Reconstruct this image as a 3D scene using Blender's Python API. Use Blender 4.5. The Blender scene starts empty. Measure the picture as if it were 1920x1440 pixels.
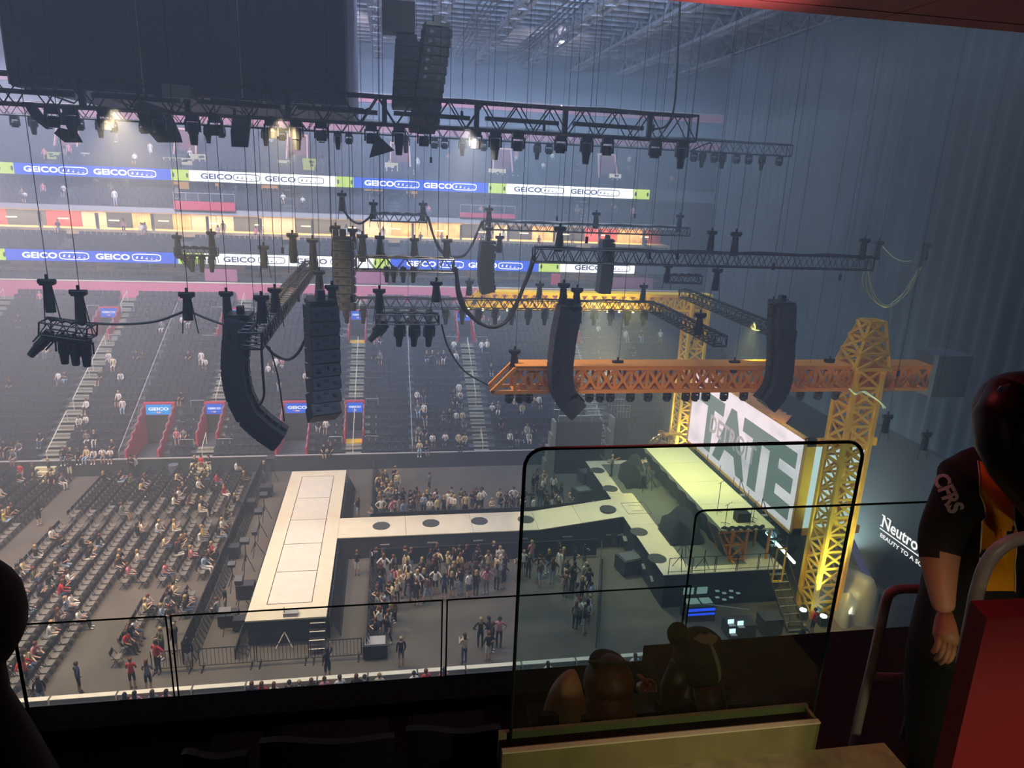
import bpy, bmesh, math, random
from mathutils import Vector, Matrix, Euler, Quaternion
random.seed(7)
scene = bpy.context.scene
COL = scene.collection
# ---------------------------------------------------------------- camera
FPX = 1331.0; EYE = Vector((0, 0, 23.0))
def _d(px, py):
    v = Vector((px - 960, py - 720, FPX)); return v.normalized()
_Z = -_d(756, 5290); _X = _d(8600, 690); _X = (_X - _Z * _X.dot(_Z)).normalized(); _Y = _Z.cross(_X)
RM = Matrix((_X, _Y, _Z))
def at(px, py, x=None, y=None, z=None):
    r = RM @ Vector((px - 960, py - 720, FPX))
    if x is not None: t = (x - EYE.x) / r.x
    elif y is not None: t = (y - EYE.y) / r.y
    else: t = (z - EYE.z) / r.z
    return EYE + r * t
cam = bpy.data.objects.new('camera', bpy.data.cameras.new('camera')); COL.objects.link(cam)
cx, cy, cz = RM @ Vector((1, 0, 0)), RM @ Vector((0, -1, 0)), RM @ Vector((0, 0, -1))
mw = Matrix((cx, cy, cz)).transposed().to_4x4(); mw.translation = EYE
cam.matrix_world = mw
cam.data.sensor_width = 36; cam.data.lens = FPX / 1920 * 36; cam.data.clip_start = 0.05; cam.data.clip_end = 500
scene.camera = cam
# ---------------------------------------------------------------- exposure and world
scene.view_settings.view_transform = 'Standard'; scene.view_settings.look = 'None'
scene.view_settings.exposure = 0.0; scene.view_settings.gamma = 1.0
scene.view_settings.use_curve_mapping = False
W = bpy.data.worlds.new('world'); scene.world = W; W.use_nodes = True
W.node_tree.nodes['Background'].inputs[0].default_value = (0.30, 0.42, 0.60, 1)
W.node_tree.nodes['Background'].inputs[1].default_value = 0.010
# ---------------------------------------------------------------- arena lights
def area(name, loc, target, size, watts, color, spread=160, size_y=None):
    l = bpy.data.lights.new(name, 'AREA'); l.energy = watts; l.color = color
    l.size = size; l.spread = math.radians(spread)
    if size_y: l.shape = 'RECTANGLE'; l.size_y = size_y
    o = bpy.data.objects.new(name, l); COL.objects.link(o); o.location = loc
    o.rotation_euler = (Vector(target) - Vector(loc)).to_track_quat('-Z', 'Y').to_euler()
    return o
def spot(name, loc, target, watts, color, deg=40, blend=.6, radius=.3):
    l = bpy.data.lights.new(name, 'SPOT'); l.energy = watts; l.color = color
    l.spot_size = math.radians(deg); l.spot_blend = blend; l.shadow_soft_size = radius
    o = bpy.data.objects.new(name, l); COL.objects.link(o); o.location = loc
    o.rotation_euler = (Vector(target) - Vector(loc)).to_track_quat('-Z', 'Y').to_euler()
    return o
# warm lamps of the long truss over the floor, cool house lights under the roof and an added front fill
for _x, _w, _c in ((-27, 17000, (1.0, .76, .56)), (-19, 20000, (1.0, .76, .48)), (-11, 11500, (1.0, .76, .44)), (-4.5, 4600, (1.0, .74, .36)), (3.5, 5200, (1.0, .86, .72))):
    spot('truss_flood', (_x, 33.2, 25.0), (_x + 2, 40.5, 0), _w, _c, 105, .9, .12)
area('house_and_fill_light', (-30, 46, 36), (-28, 68, 5), 20, 18000, (.80, .77, 1.0), 150, 4)
area('house_and_fill_light', (-4, 46, 36), (-4, 68, 5), 20, 14000, (.52, .66, 1.0), 150, 4)
area('house_and_fill_light', (14, 46, 36), (16, 68, 5), 12, 5200, (.45, .70, 1.0), 150, 4)
area('house_and_fill_light', (-22, 50, 36), (-18, 92, 24), 20, 5200, (.74, .78, 1.0), 110, 4)
area('house_and_fill_light', (12, 50, 36), (14, 92, 24), 20, 3600, (.42, .60, 1.0), 110, 4)
area('house_and_fill_light', (-4, 21, 38), (-4, 22, 0), 50, 5500, (.60, .72, 1.0), 84, 9)  # added unseen fill for the front haze and floor
spot('roof_uplight', (5, 24, 32.5), (9, 50, 38), 2600, (.80, .90, 1.0), 110, .8, .5)
spot('roof_uplight', (18, 24, 32.5), (20, 46, 38), 1300, (.75, .95, .95), 110, .8, .5)
for _x in (-26, -4, 18):
    spot('rear_wall_fill_light', (_x, 79, 37.0), (_x, 99.5, 30.5), 1900, (.95, .85, .95), 120, .8, .05)  # added spots that lift the dim rear wall and its band
area('drape_fill_light', (28, 44, 36), (33, 44, 16), 30, 650, (.50, .72, .85), 140, 2)  # added area fill that lifts the dark drape
# stage wash: yellow green on the rear deck, teal on the drape behind
spot('stage_wash_light', (14, 41, 16.5), (21.2, 43.5, 4), 8500, (1.0, .90, .22), 52, .5, .3)
spot('stage_wash_light', (18, 32.5, 16.5), (21.0, 37, 3), 5000, (1.0, .92, .24), 55, .6, .3)
spot('stage_wash_light', (12, 41, 16.5), (16.3, 40, 2), 7500, (1.0, .97, .52), 70, .6, .3)
area('drape_wash_light', (27, 41, 1.0), (33, 44, 14), 10, 1100, (.55, .80, .84), 170, 3)
spot('tower_uplight', (22.9, 30.2, .7), (24.2, 31.9, 9), 5000, (.70, 1.0, .95), 46, .7, .05)
spot('tower_uplight', (24.9, 30.0, .7), (24.2, 31.9, 8), 5000, (1.0, .93, .50), 60, .7, .05)
spot('tower_uplight', (23.4, 51.6, .7), (24.4, 53.2, 9), 6000, (1.0, .93, .50), 60, .7, .05)
spot('tower_uplight', (21.5, 29.6, 7), (23.5, 30.0, 0), 1800, (1.0, .66, .10), 80, .8, .2)
spot('jib_wash_light', (10, 25, 9), (14, 31, 14), 900, (1.0, .72, .50), 100, .7, .3)
spot('jib_wash_light', (16, 47, 9), (14, 53, 14), 6500, (1.0, .85, .45), 100, .7, .3)
# concourse lamps behind the camera
spot('concourse_lamp', (.5, -.9, 23.9), (1.45, 1.45, 21.6), 260, (1.0, .74, .48), 34, .9, .12)
spot('concourse_lamp', (1.5, -.3, 22.2), (1.05, 2.0, 21.0), 40, (1.0, .86, .46), 60, .8, .1)
spot('soffit_lamp', (.9, 1.9, 23.3), (1.45, 3.15, 24.3), 520, (1, .82, .70), 46, 1, .1)
# ---------------------------------------------------------------- materials
MATS = {}
def mat(name, col, rough=.6, metal=0, noise=0, nscale=6, emit=0, bump=0, spec=.4, coat=0):
    if name in MATS: return MATS[name]
    m = bpy.data.materials.new(name); m.use_nodes = True; MATS[name] = m
    nt = m.node_tree; b = nt.nodes['Principled BSDF']
    c = (*col, 1)
    b.inputs['Base Color'].default_value = c; b.inputs['Roughness'].default_value = rough
    b.inputs['Metallic'].default_value = metal; b.inputs['Specular IOR Level'].default_value = spec
    if emit:
        b.inputs['Emission Color'].default_value = c; b.inputs['Emission Strength'].default_value = emit
    if noise or bump:
        tc = nt.nodes.new('ShaderNodeTexCoord'); n = nt.nodes.new('ShaderNodeTexNoise')
        n.inputs['Scale'].default_value = nscale; n.inputs['Detail'].default_value = 4
        nt.links.new(tc.outputs['Object'], n.inputs['Vector'])
        if noise:
            r = nt.nodes.new('ShaderNodeValToRGB'); nt.links.new(n.outputs['Fac'], r.inputs[0])
            r.color_ramp.elements[0].position = .3; r.color_ramp.elements[1].position = .7
            r.color_ramp.elements[0].color = (*[max(0, v * (1 - noise)) for v in col], 1)
            r.color_ramp.elements[1].color = (*[min(1, v * (1 + noise)) for v in col], 1)
            nt.links.new(r.outputs[0], b.inputs['Base Color'])
        if bump:
            bp = nt.nodes.new('ShaderNodeBump'); bp.inputs['Strength'].default_value = bump
            nt.links.new(n.outputs['Fac'], bp.inputs['Height']); nt.links.new(bp.outputs[0], b.inputs['Normal'])
    return m
def emis(name, col, s=1.0):
    if name in MATS: return MATS[name]
    m = bpy.data.materials.new(name); m.use_nodes = True; MATS[name] = m
    nt = m.node_tree; nt.nodes.remove(nt.nodes['Principled BSDF'])
    e = nt.nodes.new('ShaderNodeEmission'); e.inputs[0].default_value = (*col, 1); e.inputs[1].default_value = s
    nt.links.new(e.outputs[0], nt.nodes['Material Output'].inputs[0]); return m
def glassmat(name, tint, refl=.05):
    m = bpy.data.materials.new(name); m.use_nodes = True; MATS[name] = m
    nt = m.node_tree; nt.nodes.remove(nt.nodes['Principled BSDF'])
    t = nt.nodes.new('ShaderNodeBsdfTransparent'); t.inputs[0].default_value = (*tint, 1)
    g = nt.nodes.new('ShaderNodeBsdfGlossy'); g.inputs['Roughness'].default_value = .02
    mx = nt.nodes.new('ShaderNodeMixShader'); mx.inputs[0].default_value = refl
    nt.links.new(t.outputs[0], mx.inputs[1]); nt.links.new(g.outputs[0], mx.inputs[2])
    nt.links.new(mx.outputs[0], nt.nodes['Material Output'].inputs[0]); return m
CONC = mat('concrete_floor', (.105, .088, .07), .75, noise=.18, nscale=.5)
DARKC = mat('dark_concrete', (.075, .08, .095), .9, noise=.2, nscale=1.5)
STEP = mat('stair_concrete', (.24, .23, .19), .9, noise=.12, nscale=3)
SEATM = mat('seat_plastic', (.022, .026, .04), .42)
RED = mat('red_paint', (.50, .035, .075), .6, noise=.08, nscale=2)
REDB = mat('red_balcony_fascia', (.55, .012, .03), .65, noise=.06, nscale=2)
WHITE = mat('white_board', (.74, .66, .50), .6, noise=.06, nscale=2)
PALE = mat('pale_fascia', (.38, .36, .36), .7, noise=.06)
BLACK = mat('black_paint', (.012, .013, .017), .55)
BLACKM = mat('black_metal', (.02, .021, .026), .35, metal=.3)
CLOTH = mat('black_drape', (.016, .02, .027), .95, noise=.4, nscale=2)
CABM = mat('speaker_black', (.030, .030, .036), .6, noise=.15, nscale=12)
GREYM = mat('dark_grey_metal', (.07, .07, .08), .4, metal=.5)
ALU = mat('aluminium', (.42, .42, .42), .35, metal=.8)
ORANGE = mat('orange_steel', (.80, .28, .035), .5, noise=.08, nscale=2)
YELLOW = mat('yellow_steel', (.88, .50, .03), .5, noise=.08, nscale=2)
CREAM = mat('cream_stage_deck', (.70, .61, .45), .55, noise=.05, nscale=1.5)
DECKG = mat('grey_stage_deck', (.12, .13, .12), .5, noise=.1, nscale=2)
BEAM = mat('roof_steel', (.30, .30, .34), .6, noise=.4, nscale=1.2)
ROOF = mat('roof_deck', (.018, .018, .024), .9, noise=.4, nscale=1)
# ---------------------------------------------------------------- mesh builder
class MB:
    def __init__(s): s.v = []; s.f = []; s.m = []
    def add(s, vs, fs, mi=0):
        o = len(s.v); s.v += [tuple(v) for v in vs]; s.f += [tuple(i + o for i in f) for f in fs]; s.m += [mi] * len(fs); return s
    def box(s, c, d, mi=0, rot=None):
        x, y, z = d[0] / 2, d[1] / 2, d[2] / 2
        vs = [Vector((a * x, b * y, e * z)) for a in (-1, 1) for b in (-1, 1) for e in (-1, 1)]
        if rot is not None: vs = [rot @ v for v in vs]
        c = Vector(c)
        return s.add([v + c for v in vs], [(0, 1, 3, 2), (4, 6, 7, 5), (0, 4, 5, 1), (2, 3, 7, 6), (0, 2, 6, 4), (1, 5, 7, 3)], mi)
    def span(s, a, b, mi=0):
        a = Vector(a); b = Vector(b); return s.box((a + b) / 2, [abs(b[i] - a[i]) for i in range(3)], mi)
    def beam(s, a, b, w, h=None, mi=0, up=(0, 0, 1)):
        a = Vector(a); b = Vector(b); d = b - a; L = d.length
        if L < 1e-6: return s
        d.normalize(); u = Vector(up)
        if abs(d.dot(u)) > .99: u = Vector((1, 0, 0))
        r = d.cross(u).normalized(); u = r.cross(d)
        return s.box((a + b) / 2, (L, w, h or w), mi, Matrix((d, r, u)).transposed())
    def tube(s, a, b, r, n=6, mi=0, r2=None, caps=True):
        a = Vector(a); b = Vector(b); d = b - a
        if d.length < 1e-6: return s
        r2 = r if r2 is None else r2
        d.normalize(); u = Vector((0, 0, 1)) if abs(d.z) < .9 else Vector((1, 0, 0))
        p = d.cross(u).normalized(); q = d.cross(p)
        vs = []
        for c, rr in ((a, r), (b, r2)):
            for i in range(n):
                t = 2 * math.pi * i / n; vs.append(c + (p * math.cos(t) + q * math.sin(t)) * rr)
        fs = [(i, (i + 1) % n, n + (i + 1) % n, n + i) for i in range(n)]
        if caps: fs += [tuple(range(n))[::-1], tuple(range(n, 2 * n))]
        return s.add(vs, fs, mi)
    def path(s, pts, r, n=6, mi=0):
        for a, b in zip(pts, pts[1:]): s.tube(a, b, r, n, mi)
        return s
    def sweep(s, pts, r, n=8, mi=0):
        pts = [Vector(p) for p in pts]; rings = []; pu = None
        for i, p in enumerate(pts):
            d = (pts[min(i + 1, len(pts) - 1)] - pts[max(i - 1, 0)]).normalized()
            if pu is None: pu = Vector((0, 0, 1)) if abs(d.z) < .9 else Vector((1, 0, 0))
            a = d.cross(pu).normalized(); pu = a.cross(d); rr = r[i] if isinstance(r, (list, tuple)) else r
            rings.append([p + (a * math.cos(2 * math.pi * k / n) + pu * math.sin(2 * math.pi * k / n)) * rr for k in range(n)])
        vs = [v for g in rings for v in g]
        fs = [(i * n + k, i * n + (k + 1) % n, (i + 1) * n + (k + 1) % n, (i + 1) * n + k) for i in range(len(pts) - 1) for k in range(n)]
        fs += [tuple(range(n))[::-1], tuple(range((len(pts) - 1) * n, len(pts) * n))]
        return s.add(vs, fs, mi)
    def prism(s, poly, dvec, mi=0):
        n = len(poly); d = Vector(dvec); vs = [Vector(p) for p in poly] + [Vector(p) + d for p in poly]
        return s.add(vs, [tuple(range(n))[::-1], tuple(range(n, 2 * n))] + [(i, (i + 1) % n, n + (i + 1) % n, n + i) for i in range(n)], mi)
    def ball(s, c, r, mi=0, seg=8, ring=5, rot=None):
        c = Vector(c); r = Vector(r) if isinstance(r, (tuple, list, Vector)) else Vector((r, r, r)); vs = []
        for j in range(ring + 1):
            t = math.pi * j / ring
            for i in range(seg):
                p = 2 * math.pi * i / seg
                v = Vector((math.sin(t) * math.cos(p) * r.x, math.sin(t) * math.sin(p) * r.y, math.cos(t) * r.z))
                vs.append((rot @ v if rot is not None else v) + c)
        return s.add(vs, [(j * seg + i, j * seg + (i + 1) % seg, (j + 1) * seg + (i + 1) % seg, (j + 1) * seg + i) for j in range(ring) for i in range(seg)], mi)
    def mesh(s, name, mats, off=Vector((0, 0, 0)), smooth=False):
        me = bpy.data.meshes.new(name)
        me.from_pydata([(v[0] - off[0], v[1] - off[1], v[2] - off[2]) for v in s.v], [], s.f)
        for m in (mats if isinstance(mats, (list, tuple)) else [mats]): me.materials.append(m)
        me.polygons.foreach_set('material_index', s.m)
        if smooth: me.polygons.foreach_set('use_smooth', [True] * len(s.f))
        me.validate(); me.update(); return me
OFF = {}
def tag(o, label=None, cat=None, group=None, kind=None):
    if label: o['label'] = label
    if cat: o['category'] = cat
    if group: o['group'] = group
    if kind: o['kind'] = kind
    return o
def empty(name, loc, label, cat, group=None):
    o = bpy.data.objects.new(name, None); COL.objects.link(o); o.location = loc; o.empty_display_size = .2
    OFF[o.name] = Vector(loc); return tag(o, label, cat, group)
def part(name, mb, mats, parent, smooth=False, label=None, kind=None):
    off = OFF.get(parent.name, Vector((0, 0, 0)))
    o = bpy.data.objects.new(name, mb.mesh(name, mats, off, smooth)); COL.objects.link(o); o.parent = parent
    OFF[o.name] = off; return tag(o, label, kind=kind)
def solo(name, mb, mats, label=None, cat=None, group=None, kind=None, smooth=False, base=None):
    if base is None:
        xs = [v[0] for v in mb.v]; ys = [v[1] for v in mb.v]; zs = [v[2] for v in mb.v]
        base = Vector(((min(xs) + max(xs)) / 2, (min(ys) + max(ys)) / 2, min(zs)))
    base = Vector(base)
    o = bpy.data.objects.new(name, mb.mesh(name, mats, base, smooth)); COL.objects.link(o); o.location = base
    OFF[o.name] = base; return tag(o, label, cat, group, kind)
def struct(name, mb, mats, parent=None):
    return part(name, mb, mats, parent) if parent else solo(name, mb, mats, kind='structure')
def copy_tree(root, loc, rz=None, label=None, cat=None, group=None, rot=None):
    def cp(o, par):
        c = o.copy(); COL.objects.link(c)
        if par: c.parent = par
        for k in o.children: cp(k, c)
        return c
    c = cp(root, None); c.location = loc; OFF[c.name] = Vector(loc)
    if rz is not None: c.rotation_euler = (0, 0, rz)
    if rot is not None: c.rotation_euler = rot
    return tag(c, label, cat, group)
_fc = {}
def text_mb(body, height, bold=0.0, xs=1.0, thick=.02, space=1.0):
    """letters as a builder in the local XY plane, x right, y up, centred, cap height = height"""
    key = (body, bold, xs, space)
    if key not in _fc:
        c = bpy.data.curves.new('t', 'FONT'); c.body = body; c.size = 1; c.offset = bold; c.resolution_u = 3; c.space_character = space
        o = bpy.data.objects.new('t', c); COL.objects.link(o)
        me = bpy.data.meshes.new_from_object(o.evaluated_get(bpy.context.evaluated_depsgraph_get()))
        _fc[key] = ([v.co.copy() for v in me.vertices], [tuple(p.vertices) for p in me.polygons])
        bpy.data.objects.remove(o); bpy.data.curves.remove(c); bpy.data.meshes.remove(me)
    vs, fs = _fc[key]
    x0 = min(v.x for v in vs); x1 = max(v.x for v in vs); y0 = 0; y1 = max(v.y for v in vs)
    k = height / (y1 - y0)
    m = MB(); m.add([((v.x - (x0 + x1) / 2) * k * xs, (v.y - (y0 + y1) / 2) * k, 0) for v in vs], fs); return m, (x1 - x0) * k * xs
def place(mb, origin, xdir, ydir):
    o = Vector(origin); X = Vector(xdir); Y = Vector(ydir); Z = X.cross(Y).normalized()
    r = MB(); r.f = mb.f[:]; r.m = mb.m[:]
    r.v = [tuple(o + X * v[0] + Y * v[1] + Z * v[2]) for v in mb.v]; return r

_ON = 'first second third fourth fifth sixth seventh eighth ninth tenth eleventh twelfth thirteenth fourteenth fifteenth sixteenth seventeenth eighteenth nineteenth'.split()
_TE = {2: 'twent', 3: 'thirt', 4: 'fort', 5: 'fift', 6: 'sixt', 7: 'sevent', 8: 'eight', 9: 'ninet'}
def ordi(n):
    if n < 20: return _ON[n - 1]
    if n >= 100: return 'hundred-' + ordi(n - 100) if n > 100 else 'hundredth'
    return _TE[n // 10] + ('ieth' if n % 10 == 0 else 'y-' + _ON[n % 10 - 1])
# ================================================================ setting: floor, bowl, roof
HALFX0, HALFX1 = -58.0, 34.0
m = MB(); m.span((-60, 24, -.3), (60, 54, 0)); struct('floor', m, CONC)
m = MB(); m.span((-60, 53.9, 0), (22.9, 54.0, 1.28)); fd = struct('wall_far', m, mat('far_wall_dark', (.035, .042, .055), .7, noise=.2, nscale=1))
m = MB(); m.span((-60, 53.86, 1.28), (22.9, 54.04, 1.34)); part('cap_rail', m, PALE, fd)
# near side boards, white, in panels
bx = at(0, 1316, y=27.7).x - 6
nw = None
m = MB(); m.span((-60, 27.55, 0), (40, 27.6, 1.1)); nw = struct('wall_near', m, BLACK)
x = -34.0
while x < 30:
    w = random.choice([2.2, 2.6, 3.0])
    m = MB(); m.span((x + .05, 27.35, .05), (x + w - .05, 27.5, 1.32)); m.span((x + .04, 27.3, 1.32), (x + w - .04, 27.55, 1.37), 0)
    part('panel', m, WHITE, nw); x += w
m = MB(); m.span((-40, 24, -.6), (40, 27.25, -.1)); struct('near_terrace', m, DARKC)
# ---- lower bowl
NR, DY, DZ = 25, .84, .368
def rowy(i): return 54.04 + DY * i
def rowz(i): return .95 + DZ * i
LP = [(-18.5, 2.3, 0, 6, 'wide'), (-14.2, 1.5, 2, 6, 'thin'), (-7.6, 2.3, 0, 6, 'wide'), (-2.85, 1.5, 2, 6, 'thin')]
UP = [(-26.0, 1.7, 17, 21), (-14.9, 1.7, 17, 21), (-3.0, 1.6, 17, 21), (7.6, 1.6, 17, 21), (18.3, 1.6, 17, 21)]
holes = [(x - w / 2, x + w / 2, a, b) for x, w, a, b, k in LP] + [(x - w / 2, x + w / 2, a, b) for x, w, a, b in UP]
cuts = sorted(set([HALFX0, HALFX1] + [h[0] for h in holes] + [h[1] for h in holes]))
m = MB()
for a, b in zip(cuts, cuts[1:]):
    mid = (a + b) / 2
    for i in range(NR):
        zz = rowz(i)
        for h in holes:
            if h[0] < mid < h[1] and h[2] <= i < h[3]: zz = rowz(h[2]) - (.35 if h[2] == 0 else .2)
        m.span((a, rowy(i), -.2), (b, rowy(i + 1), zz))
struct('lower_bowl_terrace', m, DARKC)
AISLES = [-36.0, -25.1, -14.2, -2.85, 7.6, 18.3]
NOSE = mat('stair_nosing', (.42, .40, .28), .8)
for k, ax in enumerate(AISLES):
    a = MB(); n = MB(); hr = MB()
    for i in range(NR):
        if any(h[0] - .01 < ax < h[1] and h[2] <= i < h[3] for h in holes): continue
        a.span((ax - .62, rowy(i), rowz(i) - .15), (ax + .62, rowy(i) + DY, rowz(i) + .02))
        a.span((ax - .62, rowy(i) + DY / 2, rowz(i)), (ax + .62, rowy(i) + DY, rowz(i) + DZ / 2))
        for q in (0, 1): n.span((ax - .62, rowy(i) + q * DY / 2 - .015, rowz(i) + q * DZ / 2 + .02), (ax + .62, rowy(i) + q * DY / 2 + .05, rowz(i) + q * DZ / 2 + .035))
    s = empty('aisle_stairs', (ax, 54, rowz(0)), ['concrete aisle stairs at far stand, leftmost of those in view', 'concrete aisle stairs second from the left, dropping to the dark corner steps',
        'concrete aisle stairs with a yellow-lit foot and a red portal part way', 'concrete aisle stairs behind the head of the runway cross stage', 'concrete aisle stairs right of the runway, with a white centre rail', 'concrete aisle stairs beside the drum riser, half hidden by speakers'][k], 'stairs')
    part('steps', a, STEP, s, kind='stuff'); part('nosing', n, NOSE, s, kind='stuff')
    segs = [(0, 5), (6.5, 11), (12, 16), (21.5, 24)] if k % 2 else [(0, 2), (6.5, 10.5), (11.5, 16), (21.5, 24)]
    for q0, q1 in segs:
        h = MB(); p0 = Vector((ax, rowy(q0) + .1, rowz(q0) + 1.0)); p1 = Vector((ax, rowy(q1), rowz(q1) + 1.0))
        h.tube(p0, p1, .028, 5); h.tube(p0, p0 - Vector((0, 0, .95)), .028, 5); h.tube(p1, p1 - Vector((0, 0, .95)), .028, 5)
        part('handrail', h, mat('cream_rail', (.75, .70, .55), .5), s)
# lower bowl seats: one prototype, 300 nearest in view as things, the rest one mass
def seat_mb(c=(0, 0, 0), m=None):
    m = m or MB(); x, y, z = c
    m.box((x, y + .02, z + .43), (.44, .36, .07)); m.box((x, y + .24, z + .66), (.44, .07, .48), 0, Matrix.Rotation(-.2, 3, 'X')); m.box((x, y + .2, z + .2), (.06, .1, .4))
    return m
seatproto = None; mass = MB(); cnt = 0
occupied = {}
for i in range(NR):
    x = -44.0
    k = 0
    while x < 33.5:
        x += .54; k += 1
        if any(abs(x - a) < .95 for a in AISLES): continue
        if any(h[0] - .35 < x < h[1] + .35 and h[2] - (0 if h[2] == 0 else 0) <= i < h[3] + (0 if h[2] else 1) for h in holes): continue
        if abs(x + 20.1) < .3 or abs(x - 1.85) < .3: continue
        y, z = rowy(i) + .38, rowz(i)
        occupied.setdefault(i, []).append(x)
        if i < 3 and -27.5 < x < 30 and cnt < 300:
            cnt += 1
            sec = sum(1 for a in AISLES if x > a)
            nth = sum(1 for xx in occupied[i] if xx > ([-99] + AISLES)[sec])
            lab = 'black stadium seat, %s bowl row, %s right of the %s stairs' % (['front', 'second', 'third'][i], ordi(nth), ['', 'hidden', 'leftmost', 'second', 'third', 'fourth', 'rightmost'][min(sec, 6)])
            grp = 'nearest seats of the far lower bowl'
            if seatproto is None:
                seatproto = solo('stadium_seat', seat_mb(), SEATM, lab, 'seat', grp, base=(0, 0, 0)); seatproto.location = (x, y, z)
            else: copy_tree(seatproto, (x, y, z), label=lab, group=grp)
        else: seat_mb((x, y, z), mass)
solo('stadium_seating', mass, SEATM, 'rows of black stadium seats rising through the far lower bowl', 'seats', kind='stuff')
# dividing rails
m = MB()
for dx in (-20.1, 1.85):
    m = MB(); a = Vector((dx, rowy(0), rowz(0) + .95)); b = Vector((dx, rowy(22), rowz(22) + .95))
    m.tube(a, b, .035, 5)
    for t in range(0, 12): p = a.lerp(b, t / 11); m.tube(p, p - Vector((0, 0, .9)), .02, 4)
    solo('divider_rail', m, PALE, 'pale sloping divider rail %s' % ('left of the wide red stair portal' if dx < 0 else 'right of the yellow-lit portal, dead straight up the stand'), 'rail')
# portals
SCRB = emis('screen_blue', (.015, .12, .75), 1.3); SCRC = emis('screen_cyan', (.02, .30, .85), 1.3)
SCRW = emis('screen_white', (1, 1, 1), 1.4); AMB = emis('amber_lamp', (1, .55, .10), .9)
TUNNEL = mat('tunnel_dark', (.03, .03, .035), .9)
def portal(x, w, i0, i1, label, lower, cyan=False, amber=False):
    y0 = rowy(i0); y1 = rowy(i1); z0 = rowz(i0) - .2; z1 = rowz(i1)
    t = empty('portal', (x, y0, z0), label, 'portal')
    for s in (-1, 1):
        n = i1 - i0
        m = MB()
        for q in range(n): m.span((x + s * w / 2 - .07, y0 + q * DY, z0), (x + s * w / 2 + .07, y0 + (q + 1) * DY, rowz(i0 + q) + .95))
        m.span((x + s * w / 2 - .07, y1 - .02, z0), (x + s * w / 2 + .07, y1 + .3, z1 + .9))
        part('side_wall', m, RED, t)
        m = MB(); c = s * (w / 2)
        pts = []
        for q in range(n): pts += [Vector((x + c, y0 + q * DY, rowz(i0 + q) + 1.05)), Vector((x + c, y0 + (q + 1) * DY, rowz(i0 + q) + 1.05))]
        m.path(pts, .03, 5); part('handrail', m, PALE, t)
        # pale steps beside the portal
        if not lower or w < 2:
            m = MB()
            for q in range(n): m.span((x + s * (w / 2 + .75) - .6, y0 + q * DY, rowz(i0 + q) - .1), (x + s * (w / 2 + .75) + .6, y0 + (q + 1) * DY - .3, rowz(i0 + q) + .06))
            part('side_steps', m, STEP, t)
            m = MB(); xa = x + s * (w / 2 + .15); xb = x + s * (w / 2 + 1.2)
            for yy, zz in ((y0 - .2, rowz(max(i0 - 1, 0)) + .9), (y1 + .4, z1 + 1.0)):
                m.path([(xa, yy, zz - .7), (xa, yy, zz), (xb, yy, zz), (xb, yy, zz - .7)], .03, 5)
            part('guard_rail', m, PALE, t)
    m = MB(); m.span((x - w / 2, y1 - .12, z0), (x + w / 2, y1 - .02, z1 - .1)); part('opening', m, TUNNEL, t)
    m = MB(); m.span((x - w / 2 - .05, y1 - .1, z1 - .1), (x + w / 2 + .05, y1 + .3, z1 + .95)); part('lintel', m, RED, t)
    if amber:
        m = MB(); m.span((x - w / 2 + .1, y0 + .05, z0), (x + w / 2 - .1, y0 + .9, z0 + .12)); part('amber_step', m, mat('amber_step', (.9, .55, .03), .6), t)
    s = MB(); zc = z1 + .42; hw = w * .42
    s.span((x - hw, y1 - .2, zc - .42), (x + hw, y1 - .12, zc + .42)); scr = part('screen', s, SCRC if cyan else SCRB, t)
    tm, tw = text_mb('GEICO', .26, .03, 1.5); k = min(1, (2 * hw * .8) / tw)
    part('lettering', place(tm, (x, y1 - .215, zc + .08), (k, 0, 0), (0, 0, k)), SCRW, scr)
    m = MB(); m.ball((x, y1 - .21, zc - .22), (hw * .22, .01, .07), 0, 6, 4); m.box((x - hw * .35, y1 - .21, zc - .2), (.06, .01, .06)); part('emblem', m, emis('emblem_pink', (1, .55, .65), 1), scr)
    return t
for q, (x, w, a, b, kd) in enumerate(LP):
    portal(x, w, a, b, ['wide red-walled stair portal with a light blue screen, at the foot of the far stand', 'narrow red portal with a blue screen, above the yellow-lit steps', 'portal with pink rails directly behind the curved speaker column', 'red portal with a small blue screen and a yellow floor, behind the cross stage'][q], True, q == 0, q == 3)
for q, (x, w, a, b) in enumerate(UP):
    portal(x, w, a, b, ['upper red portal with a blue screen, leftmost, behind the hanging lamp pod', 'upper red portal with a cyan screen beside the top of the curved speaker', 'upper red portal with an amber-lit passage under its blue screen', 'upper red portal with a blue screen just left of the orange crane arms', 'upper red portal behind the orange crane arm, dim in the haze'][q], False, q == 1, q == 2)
# ---- red fascia and club level
YF = 75.05
def zat(row, y, px=500): return at(px, row, y=y).z
zf0, zf1 = rowz(24) + .1, zat(533, 75.05)
m = MB(); m.span((HALFX0, 75.05, zf0 - .6), (32, 75.3, zf1)); fas = struct('wall_red_fascia', m, mat('pink_red_fascia', (.62, .16, .24), .7, noise=.05))
m = MB(); m.span((HALFX0, 75.0, zf1), (32, 75.35, zf1 + .08)); part('cap_rail', m, WHITE, fas)
def tier(name, y0, y1, z0, z1, n, x0=HALFX0, x1=HALFX1):
    m = MB()
    for i in range(n):
        ya = y0 + (y1 - y0) * i / n; yb = y0 + (y1 - y0) * (i + 1) / n; zz = z0 + (z1 - z0) * i / max(1, n - 1)
        m.span((x0, ya, z0 - .5), (x1, yb, zz))
    struct(name, m, DARKC)
    s = MB()
    for i in range(n):
        ya = y0 + (y1 - y0) * i / n; zz = z0 + (z1 - z0) * i / max(1, n - 1); x = x0 + 8
        while x < x1 - .5:
            x += .56
            if (x % 10.8) < 1.3: continue
            s.box((x, ya + .5, zz + .45), (.46, .09, .7))
    return s
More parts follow.
